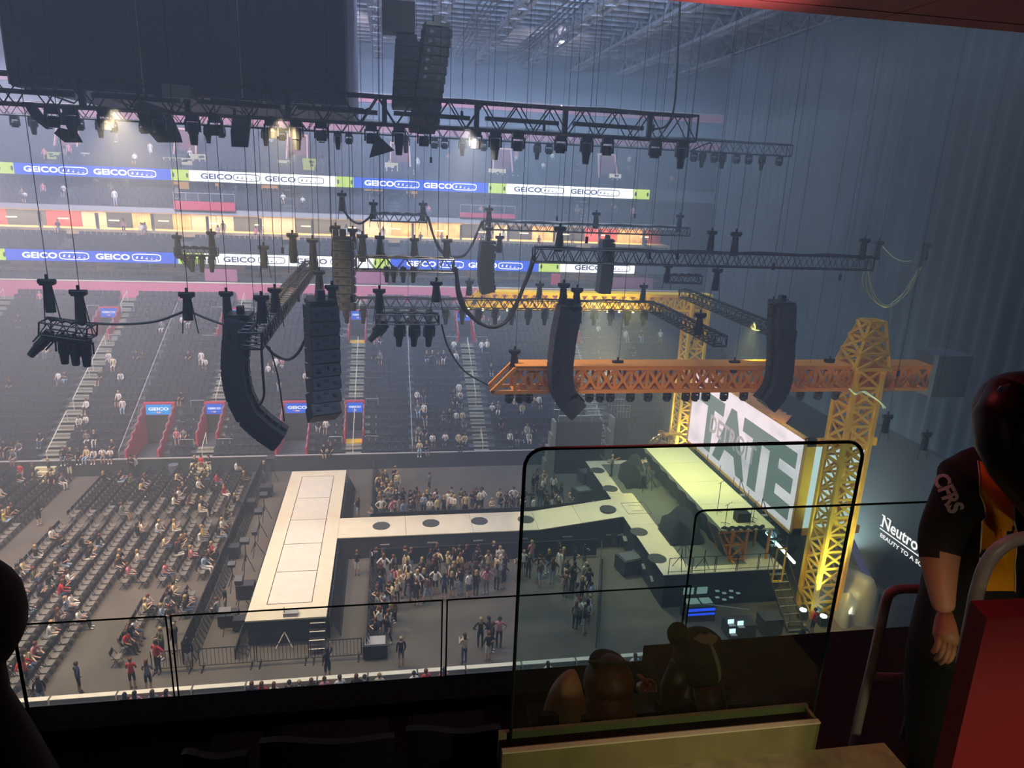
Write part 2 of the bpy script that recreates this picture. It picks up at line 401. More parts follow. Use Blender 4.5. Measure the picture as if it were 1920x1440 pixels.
zl0a = zat(512, 79)
s1 = tier('club_terrace', 75.3, 79, zf1 - .7, zl0a - .95, 4)
solo('club_seating', s1, SEATM, 'dark seats of the club level just above the pink-red fascia', 'seats', kind='stuff')
# lounge behind, lower: back wall + lit interior
LW = mat('lounge_wood', (.55, .36, .18), .7, noise=.3, nscale=1.4)
def lounge(name, ya, yb, z0, z1, x0, x1, n, lampw, label):
    m = MB(); m.span((x0, yb, z0 - .4), (x1, yb + .2, z1)); m.span((x0, ya, z0 - .5), (x1, yb, z0)); b = struct(name, m, LW)
    # wall planks and dark bays
    x = x0; k = 0
    while x < x1:
        w = random.uniform(1.6, 4.2); k += 1
        mm = random.choice([LW, LW, DARKC, mat('lounge_pale', (.45, .40, .36), .8), TUNNEL, mat('lounge_red', (.35, .05, .06), .8)])
        m = MB(); m.span((x + .05, yb - .2, z0), (min(x + w, x1), yb - .02, z1 - .1))
        if mm is LW:
            q = x + .1
            while q < x + w - .1: m.span((q, yb - .27, z0), (q + .1, yb - .2, z1 - .1)); q += .28
        part('panel', m, mm, b); x += w
    q = x0
    while q < x1:
        m = MB(); m.span((q, ya + .1, z0), (q + .25, ya + .4, z1)); part('post', m, PALE, b); q += 5.4
    m = MB(); m.span((x0, ya - .05, z0 + .0), (x1, ya + .05, z0 + .06)); part('counter', m, WHITE, b)
    lam = emis('warm_tube', (1, .75, .35), 6)
    for j in range(n):
        xx = x0 + 6 + (x1 - x0 - 8) * (j + .5) / n
        m = MB(); m.span((xx - .8, yb - 1.0, z0 + 1.0 + random.uniform(-.2, .5)), (xx + .8, yb - .9, z0 + 1.12 + .2)) if False else None
    for j in range(n):
        xx = x0 + (x1 - x0) * (j + .5) / n; zz = z0 + .75 + random.uniform(0, .2)
        m = MB(); m.span((xx - .5, yb - 1.2, zz), (xx + .5, yb - 1.1, zz + .1))
        solo('lounge_lamp', m, lam, label + ', %s from the left' % ordi(j + 1), 'lamp', label)
    area('lounge_ceiling_light', ((x0 + x1) / 2, (ya + yb) / 2, z1 - .1), ((x0 + x1) / 2, (ya + yb) / 2 + .6, z0), x1 - x0 - 4, lampw, (1, .78, .48), 170, 1.0)
    return b
zl0 = zat(512, 79); 
lounge('lounge_lower', 79, 82, zl0, zat(487, 79), -46, 32, 12, 2200, 'warm lamp tube in the lower lounge')
m = MB(); zr0, zr1 = zat(498, 76), zat(478, 76)
m.span((-58, 76.1, zr0), (33, 83, zr0 + .35)); m.span((-58, 76.1, zr0), (33, 76.3, zr1)); struct('suite_floor', m, DARKC)
s2 = tier('suite_terrace', 76.4, 81, zr1 - .7, zat(440, 81) - .95, 5)
solo('suite_seating', s2, SEATM, 'dark seats in front of the lit suites, above the lower ribbon board', 'seats', kind='stuff')
zs0, zs1 = zat(440, 81), zat(412, 81)
lounge('lounge_upper', 81.2, 84.5, zs0, zs1 + .1, -46, 33, 16, 5200, 'warm lamp tube in the upper lounge')
m = MB(); m.span((-58, 77.9, zat(406, 78)), (33, 85, zat(397, 78))); struct('wall_pale_slab_edge', m, mat('slab_edge', (.34, .33, .35), .7))
s3 = tier('mezzanine_terrace', 78.2, 84, zat(397, 78), zat(360, 84), 6)
solo('mezzanine_seating', s3, SEATM, 'dark seats between the pale slab edge and the upper ribbon board', 'seats', kind='stuff')
m = MB(); m.span((-58, 84.2, zat(370, 84)), (33, 84.5, zat(330, 84))); mz = struct('wall_mezzanine_back', m, TUNNEL)
for x0 in (-30, -18.5, -5, 8, 18): 
    m = MB(); m.span((x0, 84.0, zat(356, 84)), (x0 + 8, 84.1, zat(353.5, 84))); part('rail', m, WHITE, mz)
# balconies with red fronts in the mezzanine
for (pa, pb, ra, rb, lab) in ((326, 442, 376, 398, 'red-fronted camera balcony with a pale rail, left'), (862, 965, 398, 412, 'red-fronted balcony behind the long truss')):
    a = at(pa, ra, y=77.8); b = at(pb, rb, y=77.8)
    m = MB(); m.span((a.x, 77.6, b.z), (b.x, 77.75, a.z)); m.span((a.x, 77.6, b.z), (b.x, 80, b.z + .1))
    t = empty('red_balcony', ((a.x + b.x) / 2, 77.7, b.z), lab, 'balcony'); part('front', m, RED, t)
    m = MB()
    for q in range(6):
        xx = a.x + (b.x - a.x) * q / 5; m.tube((xx, 77.7, a.z), (xx, 77.7, a.z + .8), .03, 4)
    m.tube((a.x, 77.7, a.z + .8), (b.x, 77.7, a.z + .8), .035, 4); part('rail', m, PALE, t)
for kq, (px, ra, rb, w) in enumerate(((338, 334, 356, 1.6), (406, 334, 380, .35), (700, 338, 358, 2), (772, 358, 372, 1.2), (505, 343, 356, 1.8), (1148, 392, 408, 1.3), (1150, 380, 392, .5))):
    a = at(px, ra, y=83.5); b = at(px, rb, y=83.5)
    m = MB(); m.span((a.x - w / 2, 83.4, b.z), (a.x + w / 2, 83.5, a.z)); solo('lit_opening', m, emis('amber_open', (1, .5, .14), .7), 'small amber-lit doorway under the upper ribbon board, %s from the left' % ordi(sorted([338, 406, 505, 700, 772, 1148, 1150]).index(px) + 1), 'doorway', 'amber doorways under the upper ribbon')
# ---- upper bowl
zu0 = zat(325, 80); zu1 = zat(247, 98)
m = MB(); NU = 21
for i in range(NU):
    m.span((HALFX0, 80.3 + .85 * i, zu0 - 1.2), (HALFX1 + 14, 80.3 + .85 * (i + 1), zu0 + (zu1 - zu0) * i / NU))
struct('upper_bowl_terrace', m, DARKC)
s = MB()
for i in range(NU):
    x = -52
    while x < 46:
        x += .58
        if (x - 3) % 12.4 < 2.2 and 5 < i < 13: continue
        if (x - 3.6) % 12.4 < 1.1: continue
        s.box((x, 80.3 + .85 * i + .5, zu0 + (zu1 - zu0) * i / NU + .5), (.46, .09, .75))
solo('upper_seating', s, SEATM, 'rows of dark seats in the upper bowl above the top ribbon board', 'seats', kind='stuff')
# upper portals, pale framed
OPK = mat('upper_portal_frame', (.75, .42, .36), .7)
for px, r0 in ((135, 250), (354, 262), (560, 272), (750, 286), (939, 296), (1133, 306), (1376, 316)):
    rr = RM @ Vector((px - 960, r0 + 24 - 720, FPX)); sl = (zu1 - zu0) / 17.85
    tt = (zu0 + .3 - 80.3 * sl - EYE.z) / (rr.z - sl * rr.y); hit = EYE + rr * tt; yb = hit.y
    w = 2.0; h = 2.3; a = Vector((hit.x, yb, hit.z + h))
    t = empty('upper_portal', (a.x, yb, a.z - h), 'pale-framed portal in the upper bowl, %s' % {135: 'leftmost, behind the slanted black panel', 354: 'second from the left', 560: 'third from the left', 750: 'above a white sign, centre left', 939: 'above a ribbon join, centre', 1133: 'under the end of the long lamp truss', 1376: 'rightmost, beside the black drape'}[px], 'portal')
    m = MB(); m.span((a.x - w / 2, yb - .2, a.z - h), (a.x + w / 2, yb - .1, a.z)); part('opening', m, mat('portal_dim_red', (.22, .09, .10), .8), t)
    for sx in (-1, 1):
        m = MB(); m.beam((a.x + sx * w / 2, yb - .3, a.z), (a.x + sx * (w / 2 + .1), yb - 1.6, a.z - h - .3), .14, .3); part('jamb', m, OPK, t)
    m = MB(); m.span((a.x - w / 2 - .1, yb - .4, a.z), (a.x + w / 2 + .1, yb - .1, a.z + .18)); part('lintel', m, OPK, t)
# signs above ribbon
SG = emis('sign_white', (.9, .85, .75), .8)
for k, (px, py, w, h, kind) in enumerate(((105, 292, 1.6, .7, 1), (161, 293, .8, .7, 0), (335, 302, 3.0, .7, 0), (372, 301, 1.5, 1.3, 0), (580, 308, 1.4, 1.2, 1), (533, 305, 1.3, .5, 0), (734, 313, 1.4, .9, 0), (773, 325, 1.2, .7, 0), (932, 327, 2.0, 1.2, 0), (962, 334, 1.2, .7, 0), (1153, 332, 1.4, .7, 0), (1304, 351, 1.5, .7, 1), (1340, 352, .4, .7, 0))):
    a = at(px, py, y=82.5)
    m = MB(); m.span((a.x - w / 2, 82.4, a.z - h / 2), (a.x + w / 2, 82.5, a.z + h / 2))
    t = solo('lit_sign', m, SG if not kind else emis('sign_green', (.65, .75, .25), .8), 'small lit sign above the upper ribbon board, %s from the left' % ['first', 'second', 'third', 'fourth', 'sixth', 'fifth', 'seventh', 'eighth', 'ninth', 'tenth', 'eleventh', 'twelfth', 'thirteenth'][k], 'sign')
    m = MB()
    for q in range(5): m.box((a.x + random.uniform(-.35, .35) * w, 82.38, a.z + random.uniform(-.3, .3) * h), (random.uniform(.1, .25) * w, .02, .12 * h + .06))
    part('marks', m, BLACK, t)
# red band, rear wall, roof
ZT = zat(222, 98.2)
PINKB = mat('pink_band', (.70, .22, .28), .7, noise=.06, nscale=1)
m = MB(); m.span((HALFX0, 98.2, zu1 - .2), (48, 98.5, ZT)); struct('wall_upper_band', m, PINKB)
m = MB(); m.span((HALFX0, 100.0, ZT - 1), (60, 100.3, 39.2)); rw = struct('wall_rear', m, mat('rear_wall_blue', (.12, .15, .21), .85, noise=.1, nscale=.3))
zb0, zb1 = zat(180, 99.8), zat(164, 99.8)
m = MB(); m.span((HALFX0, 99.5, zb0), (47.5, 99.9, zb1)); part('band', m, PINKB, rw)
m = MB(); m.span((HALFX0, 99.4, zb1), (47.5, 99.95, zb1 + .15)); part('band_cap', m, PALE, rw)
m = MB(); m.span((47.3, 99.5, ZT), (47.8, 99.9, zb1)); part('band_end', m, PINKB, rw)
for k, px in enumerate((694, 815, 830, 875, 920, 965, 1009, 1053)):
    p = at(px, 183 + (px - 694) * .045, y=99.2)
    m = MB(); m.ball(p, .09, 0, 6, 4); solo('wall_lamp', m, emis('lamp_pt', (1, .9, .7), 12), 'tiny white spot lamp under the rear pink band, %s from the left' % ordi(k + 1), 'lamp', 'spot lamps on the rear wall')
# curtain: pleated drape behind the stage
XC = 34.0
m = MB(); ys = [18 + .22 * i for i in range(250)]
pr = [(XC + .18 * math.sin(y * 5.1) + .1 * math.sin(y * 2.3), y) for y in ys]
vs = [(x, y, 0) for x, y in pr] + [(x, y, 35.5) for x, y in pr]; n = len(pr)
m.add(vs, [(i, i + 1, n + i + 1, n + i) for i in range(n - 1)])
solo('stage_drape', m, mat('drape_navy', (.045, .055, .07), .95, noise=.25, nscale=.25), 'huge dark pleated drape closing off the hall behind the stage', 'curtain', smooth=True)
m = MB(); m.tube((XC, 18, 35.6), (XC, 73, 35.6), .08, 6); solo('drape_track', m, BLACKM, 'steel track carrying the huge drape', 'track')
# ---- roof
m = MB(); m.span((-60, 5.6, 39.0), (60, 101, 39.4)); roof = struct('ceiling', m, ROOF)
for k in range(36):
    y = 20 + k * 2.2
    m = MB(); m.span((-60, y, 38.3), (60, y + .14, 38.5)); m.span((-60, y + .02, 38.5), (60, y + .08, 38.95)); part('joist', m, BEAM, roof)
for bxx in (-19, -9, -1.5, 4.5, 11, 17.5, 24, 30.5, 37.5):
    z0 = 36.9
    for dx in (0, .9):
        m = MB(); m.span((bxx + dx - .2, 10, z0 - .15), (bxx + dx + .2, 99.5, z0 + .15))
        part('beam', m, BEAM, roof)
    m = MB(); y = 12
    while y < 98:
        m.beam((bxx + .45, y, z0), (bxx + .45, y + 2, 38.4), .16); m.beam((bxx + .45, y + 2, 38.4), (bxx + .45, y + 4, z0), .16)
        m.beam((bxx, y, z0), (bxx + .9, y + 2, z0), .1); m.beam((bxx, y + 2, z0 - .05), (bxx + .9, y + 2, z0 - .05), .3); y += 4
    part('bracing', m, BEAM, roof, kind='stuff')
for cx_, cz_ in ((8, 36.2), (14.2, 36.0)):
    m = MB()
    for dx in (-.7, -.2, .2, .7): m.span((cx_ + dx - .06, 30, cz_ - .05), (cx_ + dx + .06, 88, cz_ + .05))
    for k in range(30): m.span((cx_ - .75, 30 + k * 2, cz_ - .06), (cx_ + .75, 30.15 + k * 2, cz_ + .04))
    part('catwalk', m, GREYM, roof)
# haze filling the hall
for _y0, _y1, _z0, _z1, _d in ((6, 47, .02, 30.5, .0078), (47.01, 98, .02, 28.5, .0125), (47.01, 98, 28.51, 34.0, .0025)):
    hz = MB(); hz.span((-58, _y0, _z0), (33.6, _y1, _z1))
    hm = bpy.data.materials.new('haze'); hm.use_nodes = True; nt = hm.node_tree; nt.nodes.remove(nt.nodes['Principled BSDF'])
    vsn = nt.nodes.new('ShaderNodeVolumeScatter'); vsn.inputs['Color'].default_value = (.82, .89, 1, 1); vsn.inputs['Density'].default_value = _d; vsn.inputs['Anisotropy'].default_value = .2
    nt.links.new(vsn.outputs[0], nt.nodes['Material Output'].inputs['Volume'])
    solo('haze', hz, hm, 'thin theatrical haze over the floor and stage' if _y0 < 40 else ('thicker haze hanging in front of the far stand' if _z0 < 1 else 'thin haze under the roof at the far side'), 'haze', kind='stuff')

# camera platforms at the far wall, right of the speaker column
for k, (pa, pb) in enumerate((((1040, 835), (1125, 790)), ((1150, 800), (1174, 783)))):
    a = at(*pa, y=52.6); b = at(*pb, y=52.6); x0, x1 = a.x, b.x; zt_ = b.z + .2
    t = empty('camera_platform', ((x0 + x1) / 2, 52.6, 0), ['black railed camera platform at the far wall, right of the striped speaker column', 'small railed platform at the far wall, nearest the far crane mast'][k], 'platform')
    m = MB(); m.span((x0, 51.9, 0), (x1, 53.5, zt_)); part('base', m, BLACK, t)
    for y in (51.9, 53.5):
        m = MB()
        for q in range(5): xx = x0 + (x1 - x0) * q / 4; m.tube((xx, y, zt_), (xx, y, zt_ + 1.1), .03, 4)
        for zz in (.55, 1.1): m.tube((x0, y, zt_ + zz), (x1, y, zt_ + zz), .03, 4)
        part('rail', m, ALU, t)
    for q in range(4):
        m = MB(); m.span((x0 - .9 + .2 * q, 52, 0), (x0 - .7 + .2 * q, 53, zt_ * (q + 1) / 4)); part('step', m, STEP, t)

PUR = mat('plum_panel', (.34, .10, .17), .75)
for k, (pa, pb) in enumerate((((383, 504), (446, 538)), ((664, 505), (727, 548)), ((1144, 520), (1222, 556)), ((1034, 513), (1050, 534)))):
    a = at(*pa, y=75.9); b = at(*pb, y=75.9); m = MB(); m.span((a.x, 75.9, b.z), (b.x, 76.0, a.z))
    solo('plum_wall_panel', m, PUR if k < 3 else RED, ['plum panel below the white part of the lower ribbon, left', 'plum panel below the lower ribbon, behind the hazy speaker column', 'plum panel below the right end of the lower ribbon', 'small bright red panel under the lower ribbon'][k], 'panel')
# ================================================================ ribbon boards
LBLUE = emis('led_blue', (.008, .085, .80), 1.6); LWHITE = emis('led_white', (.92, .95, 1), 2.3); LGREEN = emis('led_green', (.55, .78, .10), 1.5)
LNAVY = emis('led_navy', (.05, .09, .28), 1)
def ribbon(y, r0, r1, pxe, segs, marks, label):
    z1 = at(500, r1, y=y).z; z0 = at(500, r0, y=y).z; zc = (z0 + z1) / 2; h = z1 - z0
    X = lambda px: at(px, 340, y=y).x if y > 78 else at(px, 500, y=y).x
    t = empty('ribbon_board', (0, y, z0), label, 'led board')
    m = MB(); m.span((-58, y, z0 - .08), (X(pxe) + .1, y + .25, z1 + .08)); part('housing', m, BLACK, t)
    for a, b, c in segs:
        m = MB(); m.span((X(a) if a > 0 else -57, y - .04, z0), (X(b), y - .01, z1)); sg = part('panel', m, {'b': LBLUE, 'w': LWHITE, 'g': LGREEN}[c], t)
        if c == 'g':
            m = MB(); w = X(b) - X(a)
            for q in (.12, .88): m.ball((X(a) + w * q, y - .05, zc), (.12, .01, .25), 0, 8, 4)
            part('emblem', m, BLACK, sg)
    for px, kind, c in marks:
        col = LNAVY if c == 'w' else LWHITE
        if kind == 'G':
            tm, tw = text_mb('GEICO', h * .50, .03, 1.75)
            part('lettering', place(tm, (X(px), y - .06, zc + .02), (3.1 / tw, 0, 0), (0, 0, 1)), col, t)
        else:
            w = 1.3; hh = h * .30; m = MB(); pts = []
            for q in range(20):
                an = 2 * math.pi * q / 20; sx = math.copysign(abs(math.cos(an)) ** .35, math.cos(an)); sz = math.copysign(abs(math.sin(an)) ** .5, math.sin(an))
                pts.append((X(px) + sx * w, y - .06, zc + sz * hh))
            m.path(pts + pts[:1], .04, 4); part('speech_bubble', m, col, t)
            m = MB()
            for q in range(5):
                xx = X(px) + (-.9 + q * .45)
                m.box((xx, y - .06, zc - .05 - .03 * q), (.16, .02, .14 - .02 * q)); m.box((xx + .05, y - .06, zc + .06), (.1, .02, .1 if q < 2 else .03))
            part('icons', m, col, t)
ribbon(80, 345, 325, 1220, [(-1, 30, 'g'), (30, 322, 'b'), (322, 356, 'g'), (356, 630, 'w'), (630, 663, 'g'), (663, 916, 'b'), (916, 950, 'g'), (950, 1190, 'w'), (1190, 1220, 'g')],
       [(80, 'G', 'b'), (140, 'B', 'b'), (209, 'G', 'b'), (268, 'B', 'b'), (407, 'G', 'w'), (463, 'B', 'w'), (526, 'G', 'w'), (583, 'B', 'w'), (711, 'G', 'b'), (763, 'B', 'b'), (821, 'G', 'b'), (871, 'B', 'b'), (990, 'G', 'w'), (1037, 'B', 'w'), (1096, 'G', 'w'), (1142, 'B', 'w')],
       'upper blue and white LED ribbon board with repeated lettering across the far stand')
ribbon(76, 498, 478, 1190, [(-1, 14, 'g'), (14, 335, 'b'), (335, 385, 'g'), (385, 700, 'w'), (700, 732, 'g'), (732, 1010, 'b'), (1010, 1050, 'g'), (1050, 1190, 'w')],
       [(78, 'G', 'b'), (142, 'B', 'b'), (214, 'G', 'b'), (277, 'B', 'b'), (450, 'G', 'w'), (510, 'B', 'w'), (585, 'G', 'w'), (645, 'B', 'w'), (790, 'G', 'b'), (846, 'B', 'b'), (905, 'G', 'b'), (957, 'B', 'b'), (1103, 'G', 'w'), (1160, 'B', 'w')],
       'lower blue and white LED ribbon board between the suites and the club level')
# ================================================================ stage
t = empty('cross_stage', (-5.1, 41, 0), 'long cream cross stage at the head of the runway, black skirted', 'stage')
SKIRT = mat('stage_skirt', (.03, .032, .036), .8, noise=.15, nscale=2)
m = MB(); m.span((-6.95, 31.95, 0), (-3.2, 50.2, 1.44)); part('skirt', m, SKIRT, t)
LINE = mat('deck_seam', (.02, .02, .02), .8)
CREAMC = mat('cream_stage_centre', (.70, .63, .52), .55, noise=.05, nscale=1.5)
ys = [33.2, 36.3, 39.4, 42.5, 45.7, 49.3]
m = MB(); m.span((-7.05, 31.85, 1.42), (-6.23, 50.3, 1.5)); part('deck_border', m, CREAM, t)
m = MB(); m.span((-3.97, 31.85, 1.42), (-3.15, 50.3, 1.5)); part('deck_border', m, CREAM, t)
for a, b in ((31.85, 33.17), (49.33, 50.3)):
    m = MB(); m.span((-6.23, a, 1.42), (-3.97, b, 1.5)); part('deck_border', m, CREAM, t)
for a, b in zip(ys, ys[1:]):
    m = MB(); m.span((-6.19, a + .03, 1.42), (-4.01, b - .03, 1.497)); part('deck_panel', m, CREAMC, t)
m = MB(); m.span((-6.5, 32.5, 1.40), (-3.7, 50, 1.46)); part('seam', m, LINE, t)
for k in range(4):
    z = .3 + .3 * k; y = 31.9 - (3 - k) * .28
    m = MB(); m.span((-3.95, y - .15, z - .05), (-3.2, y + .15, z)); m.span((-3.95, y - .16, z), (-3.2, y - .10, z + .02), 1); part('step', m, [BLACK, WHITE], t)
for k in range(36):
    y = 32.2 + k * .5
    if 39.7 < y < 42.7: continue
    m = MB(); m.box((-3.11, y, 1.44), (.08, .06, .06)); part('clip', m, BLACKM, t)
m = MB(); m.beam((-5.6, 31.5, .05), (-5.2, 31.85, .75), .04); m.beam((-4.8, 31.5, .05), (-5.2, 31.85, .75), .04); solo('white_marker_strut', m, WHITE, 'pair of thin pale struts leaning on the near end of the cross stage', 'strut')
m = MB(); m.box((-4.9, 32.15, 1.6), (.7, .35, .2)); m.tube((-5.2, 32.1, 1.7), (-5.2, 32.1, 2.0), .03, 5); solo('stage_monitor', m, PALE, 'small pale monitor box on the near end of the cross stage', 'monitor')
# runway
t = empty('runway', (3, 41.2, 0), 'cream runway with round grey grates joining cross stage and main stage', 'runway')
m = MB(); m.span((-3.15, 39.95, 0), (9.4, 42.45, 1.44)); m.prism([(9.4, 39.95, 0), (14.9, 39.95, 0), (14.9, 39.95, 2.1), (9.4, 39.95, 1.44)], (0, 2.5, 0)); part('skirt', m, SKIRT, t)
xs = [-3.15, 1.0, 5.2, 9.4]
for a, b in zip(xs, xs[1:]):
    m = MB(); m.span((a + .01, 39.9, 1.44), (b - .01, 42.5, 1.5)); part('deck_panel', m, CREAM, t)
for a, b in ((9.4, 12.2), (12.2, 15.0)):
    za = 1.5 + .7 * (a - 9.4) / 5.6; zb = 1.5 + .7 * (b - 9.4) / 5.6
    m = MB(); m.prism([(a + .01, 39.9, za - .06), (b - .01, 39.9, zb - .06), (b - .01, 39.9, zb), (a + .01, 39.9, za)], (0, 2.6, 0)); part('ramp_panel', m, CREAM, t)
GRATE = mat('grey_grate', (.055, .055, .055), .7, noise=.2, nscale=20)
def grate(x, y, z, r, parent):
    m = MB(); m.tube((x, y, z - .05), (x, y, z + .008), r, 24); g = part('floor_grate', m, GRATE, parent)
    m = MB()
    for q in range(-4, 5):
        w = math.sqrt(max(.01, r * r - (q * r / 4.6) ** 2)) * .95; m.span((x - w, y + q * r / 4.6 - .02, z + .008), (x + w, y + q * r / 4.6 + .02, z + .02))
    part('slat', m, mat('grate_slat', (.10, .10, .10), .6), g, kind='stuff')
for px, py in ((715, 986), (808, 981), (899, 977), (986, 974)): p = at(px, py, z=1.5); grate(p.x, p.y, 1.5, .55, t)
for k in range(6):
    m = MB(); m.span((-.6 + 2.9 * k, 39.9, .85), (.0 + 2.9 * k, 39.94, .93)); part('vent_slot', m, PALE, t)
# main stage
t = empty('main_stage', (18.5, 41, 0), 'main stage deck in cream with a dark strip and round grates', 'stage')
m = MB(); m.span((15.1, 32.95, 0), (22.1, 49.1, 2.14)); part('skirt', m, SKIRT, t)
m = MB(); m.span((14.95, 32.8, 2.14), (22.2, 49.2, 2.18)); part('deck_base', m, DECKG, t)
def deckpoly(pts, label=None):
    m = MB(); m.prism([(x, y, 2.17) for x, y in pts], (0, 0, .03)); part('deck_panel', m, CREAM, t)
deckpoly([(14.95, 32.8), (16.7, 32.8), (16.7, 38.7), (14.95, 38.7)]); deckpoly([(14.95, 38.72), (16.7, 38.72), (16.7, 43.3), (14.95, 43.3)]); deckpoly([(14.95, 43.32), (16.0, 43.32), (16.0, 49.2), (14.95, 49.2)])
deckpoly([(16.02, 48.5), (20, 48.5), (20, 49.2), (16.02, 49.2)]); deckpoly([(16.72, 32.8), (22.2, 32.8), (22.2, 33.5), (16.72, 33.5)])
deckpoly([(20.3, 33.52), (22.2, 33.52), (22.2, 36), (20.3, 36)])
for px, py in ((1140, 954), (1198, 997), (1232, 1047), (1120, 882), (1144, 916)): p = at(px, py, z=2.2); grate(p.x, p.y, 2.2, .55, t)
m = MB()
for a, b in (((15.4, 40.2), (17, 40.2)), ((17, 40.2), (17, 41.8)), ((15.4, 41.8), (17, 41.8)), ((15.4, 40.2), (15.4, 41.8)), ((15.8, 40.6), (16.6, 40.6)), ((16.6, 40.6), (16.6, 41.4)), ((15.8, 41.4), (16.6, 41.4))): m.beam((a[0], a[1], 2.205), (b[0], b[1], 2.205), .02)
part('trap_outline', m, GREYM, t)
m = MB(); m.span((19.48, 33.5, 2.18), (19.56, 49.2, 2.24)); part('metal_edge', m, ORANGE, t)
# railing along the near edge
xs = [15.2, 16.6, 18.0, 19.3, 20.6, 21.9]
for k, (a, b) in enumerate(zip(xs, xs[1:])):
    m = MB(); m.path([(a + .04, 32.85, 2.2), (a + .04, 32.85, 3.2), (b - .04, 32.85, 3.2), (b - .04, 32.85, 2.2)], .022, 5); m.tube((a, 32.85, 2.35), (b, 32.85, 2.35), .018, 5)
    solo('stage_guard_rail', m, BLACKM, 'thin black guard rail on the near stage edge, %s from the runway side' % ['first', 'second', 'third', 'fourth', 'fifth'][k], 'rail', 'guard rails of the stage')
# raised yellow-lit rear deck on orange scaffold
ZD = at(1325, 992, y=34.1).z
p0 = at(1325, 992, z=ZD); xl = at(1222, 862, z=ZD).x; xr = at(1397, 942, z=ZD).x; yf = at(1222, 862, z=ZD).y
xl, xr = 18.45, 21.95
t = empty('rear_platform', ((xl + xr) / 2, 40, 2.2), 'raised rear platform lit yellow, on an orange scaffold, under the big screen', 'platform')
yf = 46.9
YDECK = mat('pale_rear_deck', (.76, .72, .50), .55, noise=.05, nscale=2)
ys = [33.9, 37.2, 40.5, 43.7, yf]
for a, b in zip(ys, ys[1:]):
    m = MB(); m.span((xl + .25, a + .01, ZD - .1), (xr, b - .01, ZD)); part('deck_panel', m, YDECK, t)
m = MB(); pr = [(xl + .08 * math.sin(q * .9), 33.85 + q * .22) for q in range(60)]
m.add([(x, y, ZD) for x, y in pr] + [(x + .95, y, 2.2) for x, y in pr], [(i, i + 1, 61 + i, 60 + i) for i in range(59)]); m.add([(x, y, ZD - .02) for x, y in pr] + [(xl + .3, y, ZD - .02) for x, y in pr], [(i, i + 1, 61 + i, 60 + i) for i in range(59)]); part('side_drape', m, mat('side_drape', (.09, .10, .10), .9, noise=.3), t)
for x in (19.35, 20.3, 21.7):
    for y in (33.95, 35.4):
        m = MB(); m.span((x - .06, y - .06, 2.2), (x + .06, y + .06, ZD - .1)); part('leg', m, ORANGE, t)
zm = (2.2 + ZD) / 2
for a, b in (((19.35, 2.26), (20.3, 2.26)), ((xl + .1, ZD - .15), (20.6, ZD - .15)), ((19.0, zm), (20.3, zm)), ((19.35, 2.3), (xl + .1, ZD - .2)), ((19.35, zm), (18.8, ZD - .2)), ((19.35, 2.3), (20.3, zm)), ((19.35, ZD - .2), (20.3, zm))):
    for y in (33.95, 35.4):
        m = MB(); m.beam((a[0], y, a[1]), (b[0], y, b[1]), .09); part('brace', m, ORANGE, t)
for x in (19.35, 20.3):
    m = MB(); m.beam((x, 33.95, 2.3), (x, 35.4, ZD - .2), .08); part('brace', m, ORANGE, t)
m = MB(); pts = [Vector((xl + .3 + .13 * q, 34.0 + .1 * math.sin(q * 1.7), ZD + .03)) for q in range(21)]
m.sweep(pts, .11, 6); part('bundled_drape', m, CLOTH, t)
# gear on platform
m = MB(); m.box((xl + 1.9, 34.9, ZD + .3), (.8, .55, .55)); dj = solo('amp_case', m, BLACK, 'black flight case on the yellow-lit rear platform', 'case')
for k, (dx, dy, hh) in enumerate(((.9, 36, 2.0), (2.3, 34.6, 1.0), (.7, 34.5, 1.3), (2.7, 35.0, 1.1))):
    x = xl + dx; tr = empty('microphone_stand', (x, dy, ZD), ['tall leaning microphone stand at the back of the rear platform', 'short microphone stand behind the flight case', 'microphone stand at the near left corner of the rear platform', 'microphone stand at the near right corner of the rear platform'][k], 'stand')
    m = MB(); m.tube((x, dy, ZD), (x, dy, ZD + hh), .02, 5); part('pole', m, BLACKM, tr)
    m = MB()
    for a in range(3): m.tube((x, dy, ZD + .15), (x + .3 * math.cos(a * 2.1), dy + .3 * math.sin(a * 2.1), ZD + .02), .015, 4)
    part('foot', m, BLACKM, tr); m = MB(); m.tube((x - .15, dy, ZD + hh - .1), (x + .25, dy, ZD + hh + .15), .015, 4); part('boom', m, BLACKM, tr)
# steps and rails down from the platform back (blue-grey) 
for k, (y0) in enumerate((38.2, 35.4)):
    tr = empty('access_stair', (xr + .5, y0, 2.2), ['pale metal access stair behind the platform, farther one', 'pale metal access stair behind the platform, nearer one'][k], 'stairs')
    for q in range(6):
        m = MB(); m.span((xr + .05, y0 - q * .28, ZD - .25 * q - .05), (xr + .85, y0 - q * .28 + .24, ZD - .25 * q)); part('step', m, ALU, tr)
    for x in (xr + .05, xr + .85):
        m = MB(); m.path([(x, y0 + .3, ZD), (x, y0 + .3, ZD + 1), (x, y0 - 1.6, ZD - .6), (x, y0 - 1.6, 2.3)], .025, 5); m.tube((x, y0 - .6, ZD - .5), (x, y0 - .6, ZD + .4), .02, 4); part('handrail', m, GREYM, tr)
